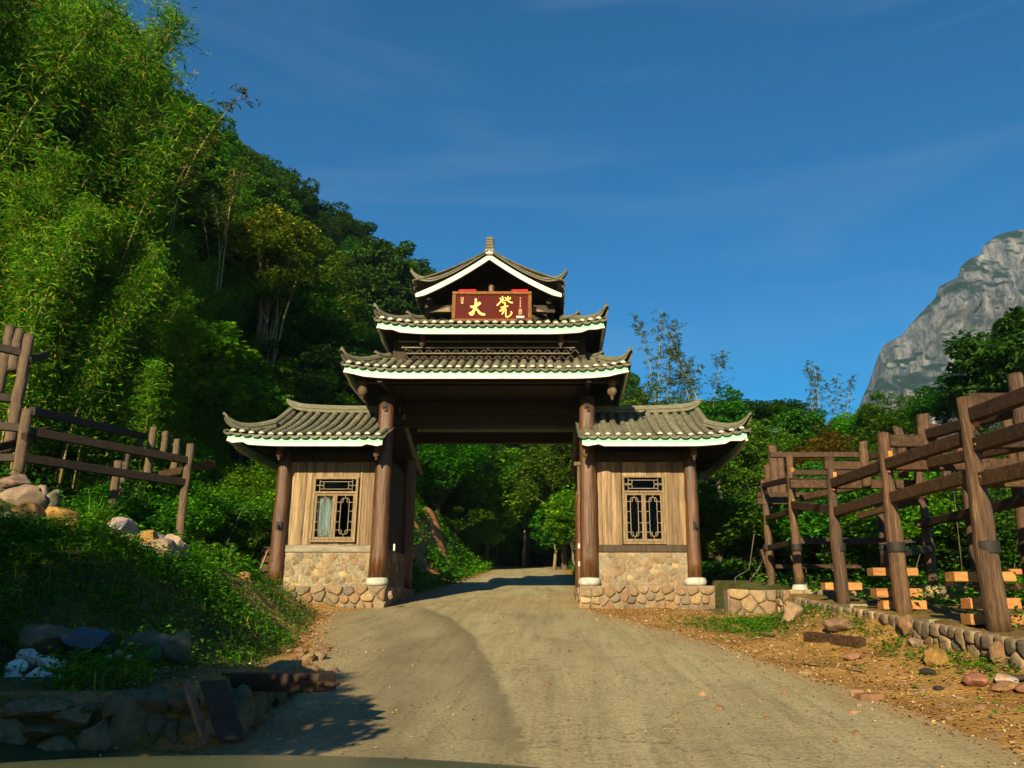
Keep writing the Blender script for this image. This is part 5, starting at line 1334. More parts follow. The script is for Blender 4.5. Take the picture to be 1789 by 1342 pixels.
def rock(px, py, Y, w, h, label, mat='boulder', seed=None, name='boulder', cat='boulder', d=None, rot=None, sub=3, z=None, group=None, lo=.55):
    """w, h in metres; (px, py) is the middle of the rock"""
    c = at(px, py, Y)
    if c.x > 0:
        c = gpt(px, py + h * 1395 / Y * .45, h * .36)
    ROCKS.append((c.x, c.y, w)); c.z += .07 if c.x < -4 and c.z > 1.7 else 0; seed = seed if seed is not None else rnd.randrange(9999)
    me = rock_mesh(name, seed, w * .56, (d or w * .8) * .56, h * .58, M[mat] if isinstance(mat, str) else mat, sub, lo=lo)
    o = link(name, me, None, c); o.rotation_euler = (rnd.uniform(-.15, .15), rnd.uniform(-.15, .15), rot if rot is not None else rnd.uniform(0, 6.28))
    return tag(o, label, cat, group)
M['orange'] = noise_mat('ochre_rock', [(.3, (.16, .085, .025)), (.5, (.34, .18, .05)), (.65, (.42, .24, .075)), (.8, (.48, .31, .13))], 5, (1, 1, 1), .9, .9, .03, .08, .01, fine=40)
M['pinkrock'] = noise_mat('pinkish_rock', [(.3, (.15, .10, .07)), (.5, (.29, .20, .14)), (.65, (.36, .26, .19)), (.8, (.44, .34, .26))], 4, (1, 1, 1), .9, .9, .03, .08, .01, fine=40)
M['purple'] = noise_mat('banded_rock', [(.3, (.17, .13, .13)), (.5, (.36, .30, .28)), (.62, (.42, .22, .10)), (.8, (.5, .42, .38))], 4, (1, 1, 3), .85, .6, .03, .08, .01, fine=25)
# heap on the bank, left
rock(12, 872, 12.6, .62, .55, 'big dark shaded boulder with a pale flat top at the left edge of the bank', 'pinkrock')
rock(22, 850, 12.5, .50, .22, 'flat pinkish slab lying on top of the boulder at the left edge', 'pinkrock')
rock(36, 882, 11.4, .64, .40, 'long smooth pinkish boulder in the rock heap below the near fence post', 'pinkrock', rot=.2)
rock(70, 872, 11.9, .25, .25, 'small pale angular rock at the top of the rock heap', 'pinkrock')
rock(50, 915, 11.0, .52, .40, 'rounded tan boulder with flaky side under the long pinkish boulder', 'orange')
rock(12, 925, 10.7, .45, .30, 'dark grey green rock half hidden in grass at the left edge', 'mossy')
rock(85, 895, 11.6, .3, .5, 'dark shaded rock between the pinkish boulder and the ochre one', 'mossy')
rock(107, 915, 11.3, .50, .34, 'bright ochre angular boulder on the bank above the grass', 'orange', lo=.45)
rock(117, 942, 11.1, .32, .28, 'cracked tan rock just under the bright ochre boulder', 'orange')
rock(205, 938, 12.6, .62, .44, 'banded purple and rust coloured rock at the foot of the gravel heap', 'purple', lo=.45)
rock(180, 940, 12.2, .36, .26, 'small rusty rock left of the banded purple rock', 'orange')
rock(218, 958, 12.0, .36, .26, 'brown orange rock below the banded purple rock', 'pinkrock')
rock(226, 970, 11.8, .46, .16, 'flat white slab at the grass edge', 'pale', cat='slab', name='slab')
rock(247, 966, 11.8, .14, .12, 'small white stone beside the flat white slab', 'pale', name='stone', cat='stone')
rock(262, 955, 12.4, .38, .32, 'tan pink rock leaning on the biggest smooth boulder near the front fence post', 'orange')
rock(284, 970, 12.2, .50, .30, 'biggest smooth grey pink boulder near the front fence post', 'pinkrock')
rock(300, 960, 12.8, .30, .34, 'dark red brown rock behind the smooth grey pink boulder', 'purple')
rock(316, 965, 13.2, .30, .22, 'small grey rock against the foot of the front fence post', 'pinkrock')
rock(427, 1032, 14.6, .36, .30, 'ochre earth block sticking out of the bank edge', 'orange')
rock(418, 1018, 15.0, .45, .26, 'crumbling ochre clod on top of the bank edge', 'orange')
rock(440, 1042, 14.2, .18, .14, 'small pale stone under the ochre earth block', 'pinkrock')
rock(682, 1039, 19.4, .16, .18, 'small tan stone on the road by the left cabin corner', 'pinkrock', name='stone', cat='stone')
# shaded boulders at the foot of the bank
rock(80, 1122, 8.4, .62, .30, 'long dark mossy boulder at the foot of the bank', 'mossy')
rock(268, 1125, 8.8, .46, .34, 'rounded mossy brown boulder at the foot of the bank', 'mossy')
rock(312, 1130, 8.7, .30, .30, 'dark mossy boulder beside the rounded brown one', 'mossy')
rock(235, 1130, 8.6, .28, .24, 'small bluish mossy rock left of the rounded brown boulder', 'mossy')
o = rock(160, 1118, 8.5, .55, .22, 'crumpled dark blue plastic sheet lying between mossy boulders', 'blue', name='plastic_sheet', cat='plastic sheet')
# pale rubble pile, far left
PL = [(15, 1190, .20), (50, 1150, .22), (78, 1155, .16), (30, 1165, .16), (60, 1185, .20), (92, 1160, .14), (80, 1185, .17), (45, 1205, .2), (10, 1215, .18), (100, 1190, .13), (68, 1210, .2), (28, 1195, .15)]
for i, (a, b, w) in enumerate(PL):
    rock(a, b, 7.7 - (b - 1150) * .012, w * 1.05, w * .8, 'whitish broken stone in the pale rubble heap at the left edge', 'whitestone', name='broken_stone', cat='broken stone', group='pale rubble heap', sub=2)
for i, (a, b, w) in enumerate(((110, 1158, .08), (208, 1143, .12), (190, 1148, .07), (225, 1150, .08))):
    rock(a, b, 8.0, w, w * .7, ['tiny white pebble beside the pale rubble heap', 'small pinkish stone between the boulders and the wall', 'small white stone left of the pinkish stone', 'small tan chip right of the pinkish stone'][i], 'whitestone' if i != 1 else 'pinkrock', name='stone', cat='stone', sub=2)
# loose stones along the road edge, left
for i in range(60):
    y = rnd.uniform(9.5, 18.6) if i > 14 else rnd.uniform(9.6, 12.5); x = float(np.interp(y, LY, LX)) + rnd.gauss(-.05, .16); w = rnd.uniform(.03, .12) if i > 7 else rnd.uniform(.14, .22)
    z = max(h1(x, y), float(zr(y))) + w * .2
    me = rock_mesh('loose_stone', i + 300, w * .55, w * .5, w * .36, M['boulder'], 2)
    o = link('loose_stone', me, None, (x, y, z)); o.rotation_euler = (0, 0, rnd.uniform(0, 6)); tag(o, 'loose tan stone lying along the left edge of the road', 'stone', 'loose stones along the left road edge')
# right verge
b1 = rock(1637, 1147, 8.75, .29, .21, 'round orange brown boulder in front of the foundation wall', 'orange', lo=.8)
rock(1752, 1142, 8.6, .22, .28, 'large squarish tan stone at the corner of the foundation wall', 'boulder', lo=.6)
rock(1622, 1175, 7.9, .17, .08, 'larger black lump lying on the dirt verge below the orange boulder', 'black', name='black_lump', cat='lump')
rock(1640, 1203, 7.2, .10, .045, 'smaller black lump lying on the dirt verge nearer the road', 'black', name='black_lump', cat='lump')
rock(1598, 1122, 9.2, .20, .13, 'brown rock leaning against the foundation wall left of the orange boulder', 'pinkrock')
rock(1708, 1188, 7.55, .30, .13, 'flat red brown slab at the left of the rock pile on the verge', 'brick', name='slab', cat='slab')
rock(1750, 1200, 7.25, .27, .10, 'red brown slab in front of the rock pile on the verge', 'brick', name='slab', cat='slab')
rock(1758, 1188, 7.6, .24, .12, 'grey red rock on top of the rock pile on the verge', 'purple')
rock(1790, 1200, 7.3, .24, .10, 'red slab at the right end of the rock pile on the verge', 'brick', name='slab', cat='slab')
rock(1492, 1146, 9.2, .24, .09, 'flat brown rock on the dirt verge below the squared log', 'brick', name='slab', cat='slab')
rock(1590, 1098, 11.2, .36, .28, 'block of stone leaning under the white post base', 'boulder')
rock(1385, 1072, 16.6, .36, .34, 'triangular grey stone at the foot of the stone pier', 'boulder')
rock(1470, 1094, 13.6, .5, .2, 'long tan stone block under the third log post', 'boulder')
for i in range(170):
    y = rnd.uniform(6.5, 17.5); R0 = float(np.interp(y, RY, RX)); x = rnd.uniform(R0 - .1, 4.95); w = rnd.choice([.03, .04, .05, .07, .10])
    if i > 128: x = R0 - abs(rnd.gauss(0, 1.5)); w *= .6
    me = rock_mesh('pebble', 700 + i, w * .55, w * .5, w * .35, M['boulder'], 1) if i < 14 else rnd.choice([o_ for o_ in bpy.data.meshes if o_.name.startswith('pebble')])
    o = link('pebble', me, None, (x, y, max(h1(x, y), float(zr(y)) + .01 if i > 128 else -9) + w * .1)); o.rotation_euler = (0, 0, rnd.uniform(0, 6)); s = rnd.uniform(.6, 1.5); o.scale = (s, s, s)
    tag(o, 'small pebble scattered on the dirt verge and road edge at the right', 'pebble', 'pebbles scattered on the right verge')
bk = thing('brick', 'red brick lying on the right edge of the concrete road', 'brick', gpt(1519, 1223, .0))
mb = MB(); c = gpt(1519, 1223, .03); mb.box(c, (.24, .115, .06), Matrix.Rotation(.15, 3, 'Z'), bev=.006); build('body', mb, M['brick'], bk)
hb2 = gpt(1499, 1217, .035); mb = MB(); mb.box(hb2, (.13, .12, .07), Matrix.Rotation(-.4, 3, 'Z'), bev=.008); tag(build('brick', mb, M['brick'], None, org=hb2), 'broken half brick beside the red brick on the road edge', 'brick')
def lumber(name, label, cat, a, b, w, h, mat, roll=0.0, bev=.008):
    a, b = Vector(a), Vector(b); mb = MB(); mb.beam(a, b, w, h, bev=bev, roll=roll); return tag(build(name, mb, M[mat], None, org=(a + b) / 2), label, cat)
lumber('squared_log', 'dark squared log lying on the dirt verge in front of the frame', 'log', gpt(1412, 1120, .06), gpt(1506, 1132, .06), .17, .15, 'beam', bev=.02)
lumber('stick', 'thin dark stick lying on the dirt verge near the road', 'stick', gpt(1404, 1163, .012), gpt(1505, 1176, .012), .025, .02, 'dark', bev=0)
lumber('plank', 'short dark plank lying on the weeds below the stone wall', 'plank', gpt(1326, 1112, .02), gpt(1354, 1114, .02), .10, .03, 'dark')
lumber('plank', 'dark plank end on the verge at the right edge by the rock pile', 'plank', gpt(1765, 1190, .03), gpt(1850, 1204, .03), .12, .05, 'dark')

# ================================================================== retaining wall with big upright stones, lower left
rw = thing('retaining_wall', 'low shaded retaining wall of big upright boulders in the lower left corner', 'retaining wall', (-3.2, 6.35, .45))
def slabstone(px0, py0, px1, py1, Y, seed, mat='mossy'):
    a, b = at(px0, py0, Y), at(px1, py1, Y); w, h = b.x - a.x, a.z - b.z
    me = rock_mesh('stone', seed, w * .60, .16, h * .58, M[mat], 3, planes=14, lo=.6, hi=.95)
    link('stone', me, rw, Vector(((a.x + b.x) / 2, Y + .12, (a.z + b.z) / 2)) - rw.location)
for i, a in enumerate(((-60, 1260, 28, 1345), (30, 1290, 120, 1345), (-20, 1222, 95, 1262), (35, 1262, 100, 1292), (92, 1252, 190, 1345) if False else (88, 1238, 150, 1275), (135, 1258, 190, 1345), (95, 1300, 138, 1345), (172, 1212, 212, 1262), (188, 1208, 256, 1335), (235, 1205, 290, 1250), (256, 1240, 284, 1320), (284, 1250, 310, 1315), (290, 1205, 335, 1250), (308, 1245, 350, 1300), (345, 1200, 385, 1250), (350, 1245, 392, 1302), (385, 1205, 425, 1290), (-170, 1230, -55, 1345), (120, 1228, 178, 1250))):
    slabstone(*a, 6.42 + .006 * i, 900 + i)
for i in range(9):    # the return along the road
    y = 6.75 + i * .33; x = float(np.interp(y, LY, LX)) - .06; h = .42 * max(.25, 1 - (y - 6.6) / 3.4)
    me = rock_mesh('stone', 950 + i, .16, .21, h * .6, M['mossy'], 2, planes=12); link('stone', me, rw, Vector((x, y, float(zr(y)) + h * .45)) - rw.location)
mb = MB(); mb.box((-4.2, 6.75, .62), (3.3, .3, .5)); mb.beam((-2.68, 6.7, .55), (-2.85, 9.4, .72), .25, .42); build('core', mb, M['mossy'], rw)
# timber lying on it
zt_ = lambda px, py, Y: at(px, py, Y)
lumber('timber_baulk', 'thick dark timber baulk jutting over the road edge', 'timber', at(400, 1190, 7.3), at(572, 1192, 6.75), .20, .14, 'dark', bev=.012)
lumber('timber_baulk', 'long dark timber lying along the top of the low wall behind the thick one', 'timber', at(285, 1190, 7.3), at(578, 1181, 7.2), .16, .07, 'dark')
lumber('board', 'thin board with a sunlit edge on top of the dark timbers', 'board', at(405, 1183, 7.25), at(545, 1178, 7.15), .10, .035, 'plank')
lumber('board', 'splintered thin board poking out farthest over the road', 'board', at(470, 1184, 7.0), at(588, 1196, 6.6), .08, .03, 'beam')
lumber('leaning_batten', 'narrow pale batten leaning on the low wall', 'batten', at(325, 1194, 6.34), at(362, 1300, 6.18), .07, .035, 'sash')
lumber('leaning_board', 'wide dark board leaning on the low wall beside the pale batten', 'board', at(372, 1190, 6.36), at(406, 1294, 6.10), .20, .03, 'plank_dark')

# ================================================================== timber frame on the left bank
lf_ = thing('log_pergola', 'smaller unfinished log frame standing on the grassy bank left of the gatehouse', 'log structure', (-8.5, 17, 2.8))
LPOS = [(312, 954, 334, 776, 18, .095), (195, 915, 204, 805, 19.5, .105), (214, 850, 221, 793, 20.5, .10), (240, 800, 247, 766, 21, .10), (257, 832, 269, 747, 20.5, .10), (283, 795, 289, 755, 20.2, .09), (301, 832, 310, 767, 19.6, .09),
        (24, 850, 49, 715, 15, .11), (14, 790, 52, 586, 16, .115), (22, 648, 37, 577, 17, .11), (-8, 690, 21, 570, 17.5, .115)]
for x0, y0, x1, y1, Y, r in LPOS:
    a, b = at(x0, y0, Y), at(x1, y1, Y); x = (a.x + b.x) / 2; zb = a.z - (.5 if y0 > 840 else 0)
    round_post(lf_, (x, Y, zb), (x, Y, b.z), r, r * .88, 'post' if (a.z - 0 < 4 and y0 > 775) else 'short_post', 'post_old')
for a in ((56, 718, 255, 763, 15, 21, .11, .17, 'dark'), (40, 752, 330, 805, 15, 18, .12, .17, 'dark'), (40, 800, 325, 844, 15, 18, .12, .17, 'dark'), (42, 764, 82, 753, 14.9, 16.0, .10, .17, 'beam'), (325, 818, 373, 811, 17.95, 18.8, .11, .17, 'beam'), (274, 830, 322, 822, 20.3, 18.2, .11, .17, 'beam'),
          (-30, 601, 45, 618, 15.6, 16, .12, .16, 'dark'), (-40, 690, 26, 697, 15.7, 16, .12, .17, 'dark'), (-30, 742, 38, 748, 15, 15, .12, .16, 'dark'), (-10, 783, 24, 775, 15, 15.4, .11, .15, 'beam'), (50, 630, 84, 618, 16, 17.2, .10, .16, 'dark'), (-30, 800, 30, 800, 15, 15, .11, .15, 'dark')):
    pbeam(*a[:6], a[6], a[7], a[8], par=lf_)  # shade painted by the darker timber, sunlit stubs keep the brown one

# tools by the outer post of the left cabin
st_ = at(466, 985, 20.6)
lumber('pole', 'thin pole leaning on the outer post of the left cabin', 'pole', at(452, 1002, 20.2), at(468, 962, 20.6), .04, .04, 'sash', bev=0)
cr = thing('wooden_crate', 'small brown wooden crate behind the outer post of the left cabin', 'crate', at(464, 985, 21.0)); c = at(464, 985, 21.0)
for dz in (-.32, -.1, .12, .34):
    mb = MB(); mb.box((c.x, c.y, c.z + dz), (.24, .04, .17), bev=.005); build('slat', mb, M['beam'], cr)
for dx in (-.1, .1):
    mb = MB(); mb.box((c.x + dx, c.y + .045, c.z), (.05, .04, .95)); build('upright', mb, M['beam'], cr)

# H-frame power pole in the distance
pp = thing('power_pole', 'pale twin utility pole with a crossbar in front of the cliff', 'power pole', (29, 60, 4))
for (x0, y0, x1, y1) in ((1610, 775, 1599, 690), (1634, 775, 1624, 684)):
    a, b = at(x0, y0, 60), at(x1, y1, 60); mb = MB(); mb.tube([(a.x, 60, 3.5), (b.x, 60, b.z)], [.16, .11], 8); build('pole', mb, M['iron'], pp, True)
mb = MB(); mb.beam(at(1588, 691, 60), at(1632, 686, 60), .10, .10); build('crossbar', mb, M['iron'], pp)
mb = MB()
for px in (1590, 1611, 1630): q = at(px, 685, 60); mb.lathe((q.x, 60, q.z - .05), [(.05, 0), (.09, .05), (.05, .1), (.08, .15), (.04, .22)], 8)
build('insulator', mb, M['iron'], pp)

# ================================================================== the car the picture is taken from: bonnet edge
car = thing('car', 'pale green beige car whose bonnet edge shows along the bottom of the view', 'car', (-.62, 1.2, .09))
M['paint'] = noise_mat('car_paint', [(.3, (.060, .070, .036)), (.7, (.085, .095, .05))], 2, (1, 1, 1), .3, 0, .001, 0, 0, spec=.5)
xs_ = np.linspace(-.86, .86, 21); ys_ = np.concatenate([np.linspace(.55, 1.55, 8), np.linspace(1.6, 1.95, 7), [2.0, 2.02, 2.03, 2.03]])
BX, BYY = np.meshgrid(xs_, ys_)
BZ = 1.188 - .05 * np.abs(BX / .86) ** 2.2 - .16 * smooth((np.abs(BX) - .72) / .14) * .6 - .05 * ((BYY - 1.2) / .9) ** 2 * 0 - .10 * smooth((BYY - 1.62) / .42) ** 2 + .03 * smooth((BYY - .5) / .8)
drop = np.array([0] * (len(ys_) - 3) + [.06, .18, .34])[:, None]
BZ = BZ - drop
bon = grid_mesh('bonnet', BX - .62 + .62, BYY - 1.2, BZ - .09, M['paint'])
link('bonnet', bon, car)
for s in (-1, 1):
    mb = MB(); vs = []
    prof_ = [(.55, 1.16), (1.6, 1.13), (1.95, 1.0), (2.02, .85), (2.02, .35), (1.72, .3), (1.66, .62), (1.4, .78), (1.1, .74), (.92, .4), (.86, .28), (.55, .28)]
    vs = [(-.62 + s * .87, a, b) for a, b in prof_] + [(-.62 + s * .80, a, b) for a, b in prof_]; n = len(prof_)
    fs = [tuple(range(n)), tuple(reversed(range(n, 2 * n)))] + [(i, (i + 1) % n, (i + 1) % n + n, i + n) for i in range(n)]
    mb.add(vs, fs); build('wing', mb, M['paint'], car)
    w = part('wheel', car, Vector((-.62 + s * .74, 1.34, .43)) - car.location)
    for nm, r, tw, mt in (('tyre', .34, .2, 'black'), ('rim', .2, .21, 'iron')):
        mb = MB(); mb.lathe((0, 0, 0), [(r * .8, -tw / 2), (r, -tw / 2 + .03), (r, tw / 2 - .03), (r * .8, tw / 2)], 20)
        mb.v = [(-.62 + s * .74 + c_, 1.34 + a_, .43 + b_) for a_, b_, c_ in mb.v]; build(nm, mb, M[mt], w, True)
    mb = MB(); mb.box((-.62 + s * .64, 2.0, .82), (.32, .1, .16), bev=.03); build('headlight', mb, M['glass'], car)
mb = MB(); mb.box((-.62, 2.02, .5), (1.64, .14, .34), bev=.04); build('bumper', mb, M['paint'], car)
mb = MB()
for k in range(5): mb.box((-.62, 2.03, .72 + .045 * k), (.9, .05, .02))
build('grille', mb, M['black'], car)
# ================================================================== plants
def culm_curve(r, hgt, lean, n=12):
    az = r.uniform(0, 2 * math.pi); k = lean * r.uniform(.5, 1.3); pts = []
    for i in range(n + 1):
        f = i / n; o = k * hgt * (f ** 2.2); pts.append(np.array([math.cos(az) * o, math.sin(az) * o, hgt * (f - .10 * k * f ** 3)]))
    return pts, az
def make_bamboo(key, seed, nc, hgt, lean, spread, leaves, leaf, mat, sparse=False, start=.3):
    r = np.random.default_rng(seed); rs = random.Random(seed); culms = []; P = []; A = []
    for c in range(nc):
        h = hgt * r.uniform(.7, 1.05); pts, az = culm_curve(r, h, lean); base = np.array([r.normal() * spread, r.normal() * spread, 0]); pts = [p + base for p in pts]
        mb = MB(); mb.tube([tuple(p) for p in pts], [.045 * (1 - .85 * i / len(pts)) + .004 for i in range(len(pts))], 6)
        # nodes with branchlets
        nb = int(leaves / nc / (9 if not sparse else 7))
        for b in range(nb):
            f = start + (1 - start) * r.uniform() ** .8; i = min(int(f * (len(pts) - 1)), len(pts) - 2); g = f * (len(pts) - 1) - i
            p0 = pts[i] * (1 - g) + pts[i + 1] * g
            d = ell(1, r)[0]; d[2] = abs(d[2]) * .4 - .05; ln = r.uniform(.35, 1.75) * (1.25 - f * .6) * (1.0 if not sparse else .85)
            p1 = p0 + d * ln + np.array([0, 0, -.18 * ln * ln])
            if b % (4 if not sparse else 1) == 0: mb.tube([tuple(p0), tuple(p1)], [.008, .003], 3, cap=False)
            k = 9 if not sparse else 7
            t = r.uniform(.35, 1.08, (k, 1)); q = p0 + (p1 - p0) * t + r.normal(size=(k, 3)) * (.15 if not sparse else .07)
            P.append(q); a = d + r.normal(size=(k, 3)) * .6; a[:, 2] -= .55; A.append(a / np.linalg.norm(a, axis=1, keepdims=True))
        culms.append(mb.mesh(key + '_culm', M['culm'], True))
    P = np.concatenate(P); A = np.concatenate(A)
    fol = leaf_cloud(key + '_foliage', P, leaf * r.uniform(.6, 1.3, len(P)), mat, .17, .25, A, .8, fold=.06, r=r)
    return culms, fol
BAM = {'thick': [make_bamboo('bamboo_a', 41, 16, 13, .25, 1.2, 62000, .27, M['l_bamboo'], start=.15), make_bamboo('bamboo_b', 42, 15, 13, .22, 1.2, 62000, .27, M['l_bamboo'], start=.15)],
       'sparse': [make_bamboo('bamboo_c', 43, 3, 12, .12, .35, 1500, .40, M['l_bambdark'], True, .25), make_bamboo('bamboo_d', 44, 4, 11, .30, .5, 1700, .38, M['l_bambdark'], True, .35)]}
def bamboo(kind, i, x, y, z, h, rot, label, group=None, base=13.0):
    cu, fo = BAM[kind][i]; t = thing('bamboo', label, 'bamboo', (x, y, z), group); s = h / base; t.rotation_euler = (0, 0, rot); t.scale = (s, s, s)
    for c in cu: link('culm', c, t)
    link('foliage', fo, t); return t
def onhill(x, y):
    """height of the hillside sheet under (x, y), else of the ground"""
    d = (hp[:-1, :, 0] - x) ** 2 + (hp[:-1, :, 1] - y) ** 2; i = np.unravel_index(np.argmin(d), d.shape)
    return max(float(hp[i][2]) if d[i] < 6 else -99, h1(x, y))
G_B = 'tall bamboo of the grove on the left'
for i, (px, Y, h) in enumerate(((-60, 21, 14), (10, 23, 12.5), (55, 25, 10), (110, 26, 8.5), (-20, 27, 14), (170, 28, 7.5), (230, 29, 7.5), (70, 30, 8.5), (150, 32, 7), (280, 31, 7.5), (330, 33, 6.5), (10, 33, 11), (220, 35, 7), (-80, 31, 16), (300, 37, 8), (380, 38, 6), (-140, 26, 14), (40, 20, 8), (110, 21, 7), (-30, 19.5, 9), (180, 22, 6.5), (240, 24, 7), (320, 26, 5), (-110, 22, 12), (200, 26, 7))):
    x = (px - CX) / F_PX * (Y * _C + 4 * _S); z = onhill(x, Y)
    S_ = np.interp(px + 150, [-200, 100, 230, 300, 420, 530, 700], [-320, -60, 80, 150, 245, 345, 470]); h = max(4.5, min(h, at(px, S_, Y).z - z))
    bamboo('thick', i % 2, x, Y, z - .3, h, rnd.uniform(0, 6.28), 'bushy bright green bamboo clump in the grove on the left slope', G_B)
bamboo('sparse', 1, *at(285, 330, 27).xy, at(285, 330, 27).z - 3.2, 8.5, .3, 'thin bamboo tip arching out of the grove into the sky', None, 11)
bamboo('sparse', 1, *at(380, 400, 29).xy, at(380, 400, 29).z - 3.0, 7.0, 1.5, 'small bamboo spray sticking out at the edge of the grove below the arching tip', None, 11)
for i, (px, py, Y, h, k, rot, lab) in enumerate(((1155, 720, 42, 6.4, 0, 0, 'tall thin leafless looking bamboo behind the right cabin roof'), (1228, 740, 42, 6.2, 1, 2.2, 'leaning thin bamboo right of the tallest one behind the right cabin'), (1190, 730, 44, 4.6, 1, 4.4, 'short thin bamboo between the two taller ones'),
        (1425, 760, 45, 4.8, 0, 1, 'pale thin bamboo at the left of the pair above the log frame'), (1472, 760, 46, 4.2, 0, 2.6, 'pale thin bamboo at the right of the pair above the log frame'))):
    q = at(px, py, Y); bamboo('sparse', k, q.x, Y, q.z - 1.5, h + 1.5, rot, lab, None, 12 if k == 0 else 11)

def tree_px(kind, px, ytop, ybase, Y, label, cat='tree', name=None, group=None, var=None, wide=1.0):
    a, b = at(px, ybase, Y), at(px, ytop, Y)
    return place(kind, b.x, Y, a.z, b.z - a.z, rnd.uniform(0, 6.28), label, group, name or 'tree', cat, var, wide)
tree_px('flower', 485, 388, 720, 34, 'tree with yellow flowering top and bare pale stems behind the left cabin', name='flowering_tree')
tree_px('dark', 690, 425, 640, 66, 'dark spiky leaved tree behind the upper roofs at the end of the ridge', name='dark_tree', var=0)
tree_px('dark', 645, 470, 660, 62, 'dark tree left of the gatehouse upper roof, lower than its neighbour', name='dark_tree', var=1)
tree_px('dark', 585, 520, 700, 56, 'dark tree directly behind the left cabin roof ridge', name='dark_tree', var=0)
tree_px('dense', 440, 620, 860, 31, 'dense dark tree in shadow left of the left cabin roof', name='tree', var=0)
tree_px('dark', 520, 640, 850, 32, 'dark shaded tree low behind the left cabin roof', name='dark_tree', var=1)
tree_px('broad', 330, 540, 850, 25, 'bright broad leaved bush tree above the left log frame', name='broadleaf_tree')
tree_px('broad', 255, 560, 860, 25, 'bright broad leaved bush tree left of its twin above the log frame', name='broadleaf_tree')
tree_px('broad', 385, 600, 860, 27, 'broad leaved bush tree just left of the left cabin roof corner', name='broadleaf_tree')
tree_px('bright', 120, 600, 850, 24, 'bright green bush tree behind the tall posts at the left', name='broadleaf_tree', var=0)
tree_px('bright', 30, 560, 850, 24, 'bright green bush tree at the left edge behind the tall posts', name='broadleaf_tree', var=1)
# seen through the gate and right of it
for i, (k, px, yt, yb, Y, v, lab) in enumerate((('bright', 770, 735, 950, 42, 0, 'bright green tree seen through the gate at its left side'), ('broad', 850, 770, 990, 50, 0, 'leafy green tree standing in the middle of the view through the gate'), ('broad', 920, 800, 985, 56, 0, 'bright green tree behind the end of the road'),
        ('olive', 985, 740, 985, 48, 0, 'olive tree seen through the gate beside its right post'), ('broad', 868, 870, 990, 52, 0, 'low leafy tree left of the road end'), ('broad', 1000, 850, 995, 44, 0, 'leafy tree right of the road end'), ('olive', 800, 840, 975, 44, 1, 'olive bush tree above the red earth slope'),
        ('olive', 1150, 660, 900, 40, 0, 'olive tree directly behind the right cabin roof'), ('dense', 1250, 690, 900, 38, 1, 'dense tree behind the right cabin roof corner'), ('layered', 1290, 665, 900, 46, 0, 'flat topped tree on the skyline right of the right cabin'),
        ('layered', 1340, 672, 900, 50, 0, 'umbrella shaped tree on the skyline between cabin and log frame'), ('dense', 1380, 715, 900, 44, 0, 'rounded tree right of the umbrella shaped one'), ('olive', 1320, 740, 930, 34, 1, 'olive tree between the right cabin and the log frame'),
        ('bright', 1550, 690, 860, 42, 0, 'bright green round tree in front of the distant cliff'), ('bright', 1490, 712, 860, 44, 1, 'bright green tree left of the round one before the cliff'), ('rust', 1450, 748, 850, 36, 0, 'rusty orange leaved tree above the log frame'), ('rust', 1395, 775, 870, 34, 0, 'smaller rusty leaved tree near the left end of the log frame'),
        ('dark', 1772, 528, 830, 30, 1, 'tall dark tree at the right edge in front of the cliff'), ('dark', 1850, 500, 830, 32, 0, 'tall dark tree cut by the right edge of the view'), ('dense', 1700, 640, 830, 33, 2, 'low dark tree spreading left of the tall one at the right edge'), ('olive', 1770, 690, 860, 24, 0, 'yellowish green tree behind the tallest log posts'),
        ('dense', 1440, 800, 960, 30, 0, 'dense tree behind the left end of the log frame'), ('dense', 1520, 790, 960, 29, 1, 'dense tree behind the middle of the log frame'), ('olive', 1600, 770, 960, 30, 1, 'olive tree behind the middle log posts'), ('dense', 1680, 770, 980, 27, 2, 'dense tree behind the right part of the log frame'), ('dense', 1760, 770, 980, 24, 0, 'dense tree behind the nearest log post'), ('dense', 1840, 740, 980, 22, 1, 'dense tree behind the log frame at the right edge'))):
    tree_px(k, px, yt, yb, Y, lab, var=v, name='tree')
# shrubs: a dense belt behind the right frame, and scattered ones left and behind the gate
def shrub_at(x, y, h, label, group, var): place('shrub', x, y, onhill(x, y) - .1, h, rnd.uniform(0, 6.28), label, group, 'shrub', 'shrub', var, wide=1.15)
for i in range(64):
    if i % 3 == 1 and i > 24: continue
    Y = rnd.uniform(20.5, 29); x = rnd.uniform(4.6, 16.5)
    if x < 6.8 and Y < 24: continue
    shrub_at(x, Y, rnd.uniform(1.8, 3.4), ['dark green shrub in the thicket behind the log frame', 'lighter green shrub in the thicket behind the log frame', 'dull green shrub in the thicket behind the log frame'][i % 3], 'thicket behind the log frame, ' + 'abc'[i % 3], (0, 1, 2)[i % 3])
for i in range(40):
    Y = rnd.uniform(20.5, 29); x = rnd.uniform(-17, -7.6)
    shrub_at(x, Y, rnd.uniform(1.0, 2.4), ['dark green shrub in the undergrowth left of the left cabin', 'fresh green shrub in the undergrowth left of the left cabin'][i % 2], 'undergrowth left of the left cabin, ' + 'ab'[i % 2], i % 2)
for i in range(26):
    Y = rnd.uniform(46 if i % 2 else 30, 58); x = float(np.interp(Y, LY, LX)) - rnd.uniform(.9, 5) if i % 2 else float(np.interp(Y, RY, RX)) + rnd.uniform(.8, 5)
    shrub_at(x, Y, rnd.uniform(1.2, 3.0), 'green shrub on the verge of the road beyond the gate' if i % 2 else 'dark shrub right of the road beyond the gate', 'shrubs along the road beyond the gate, ' + 'ab'[i % 2], i % 3 if i % 2 == 0 else 1)
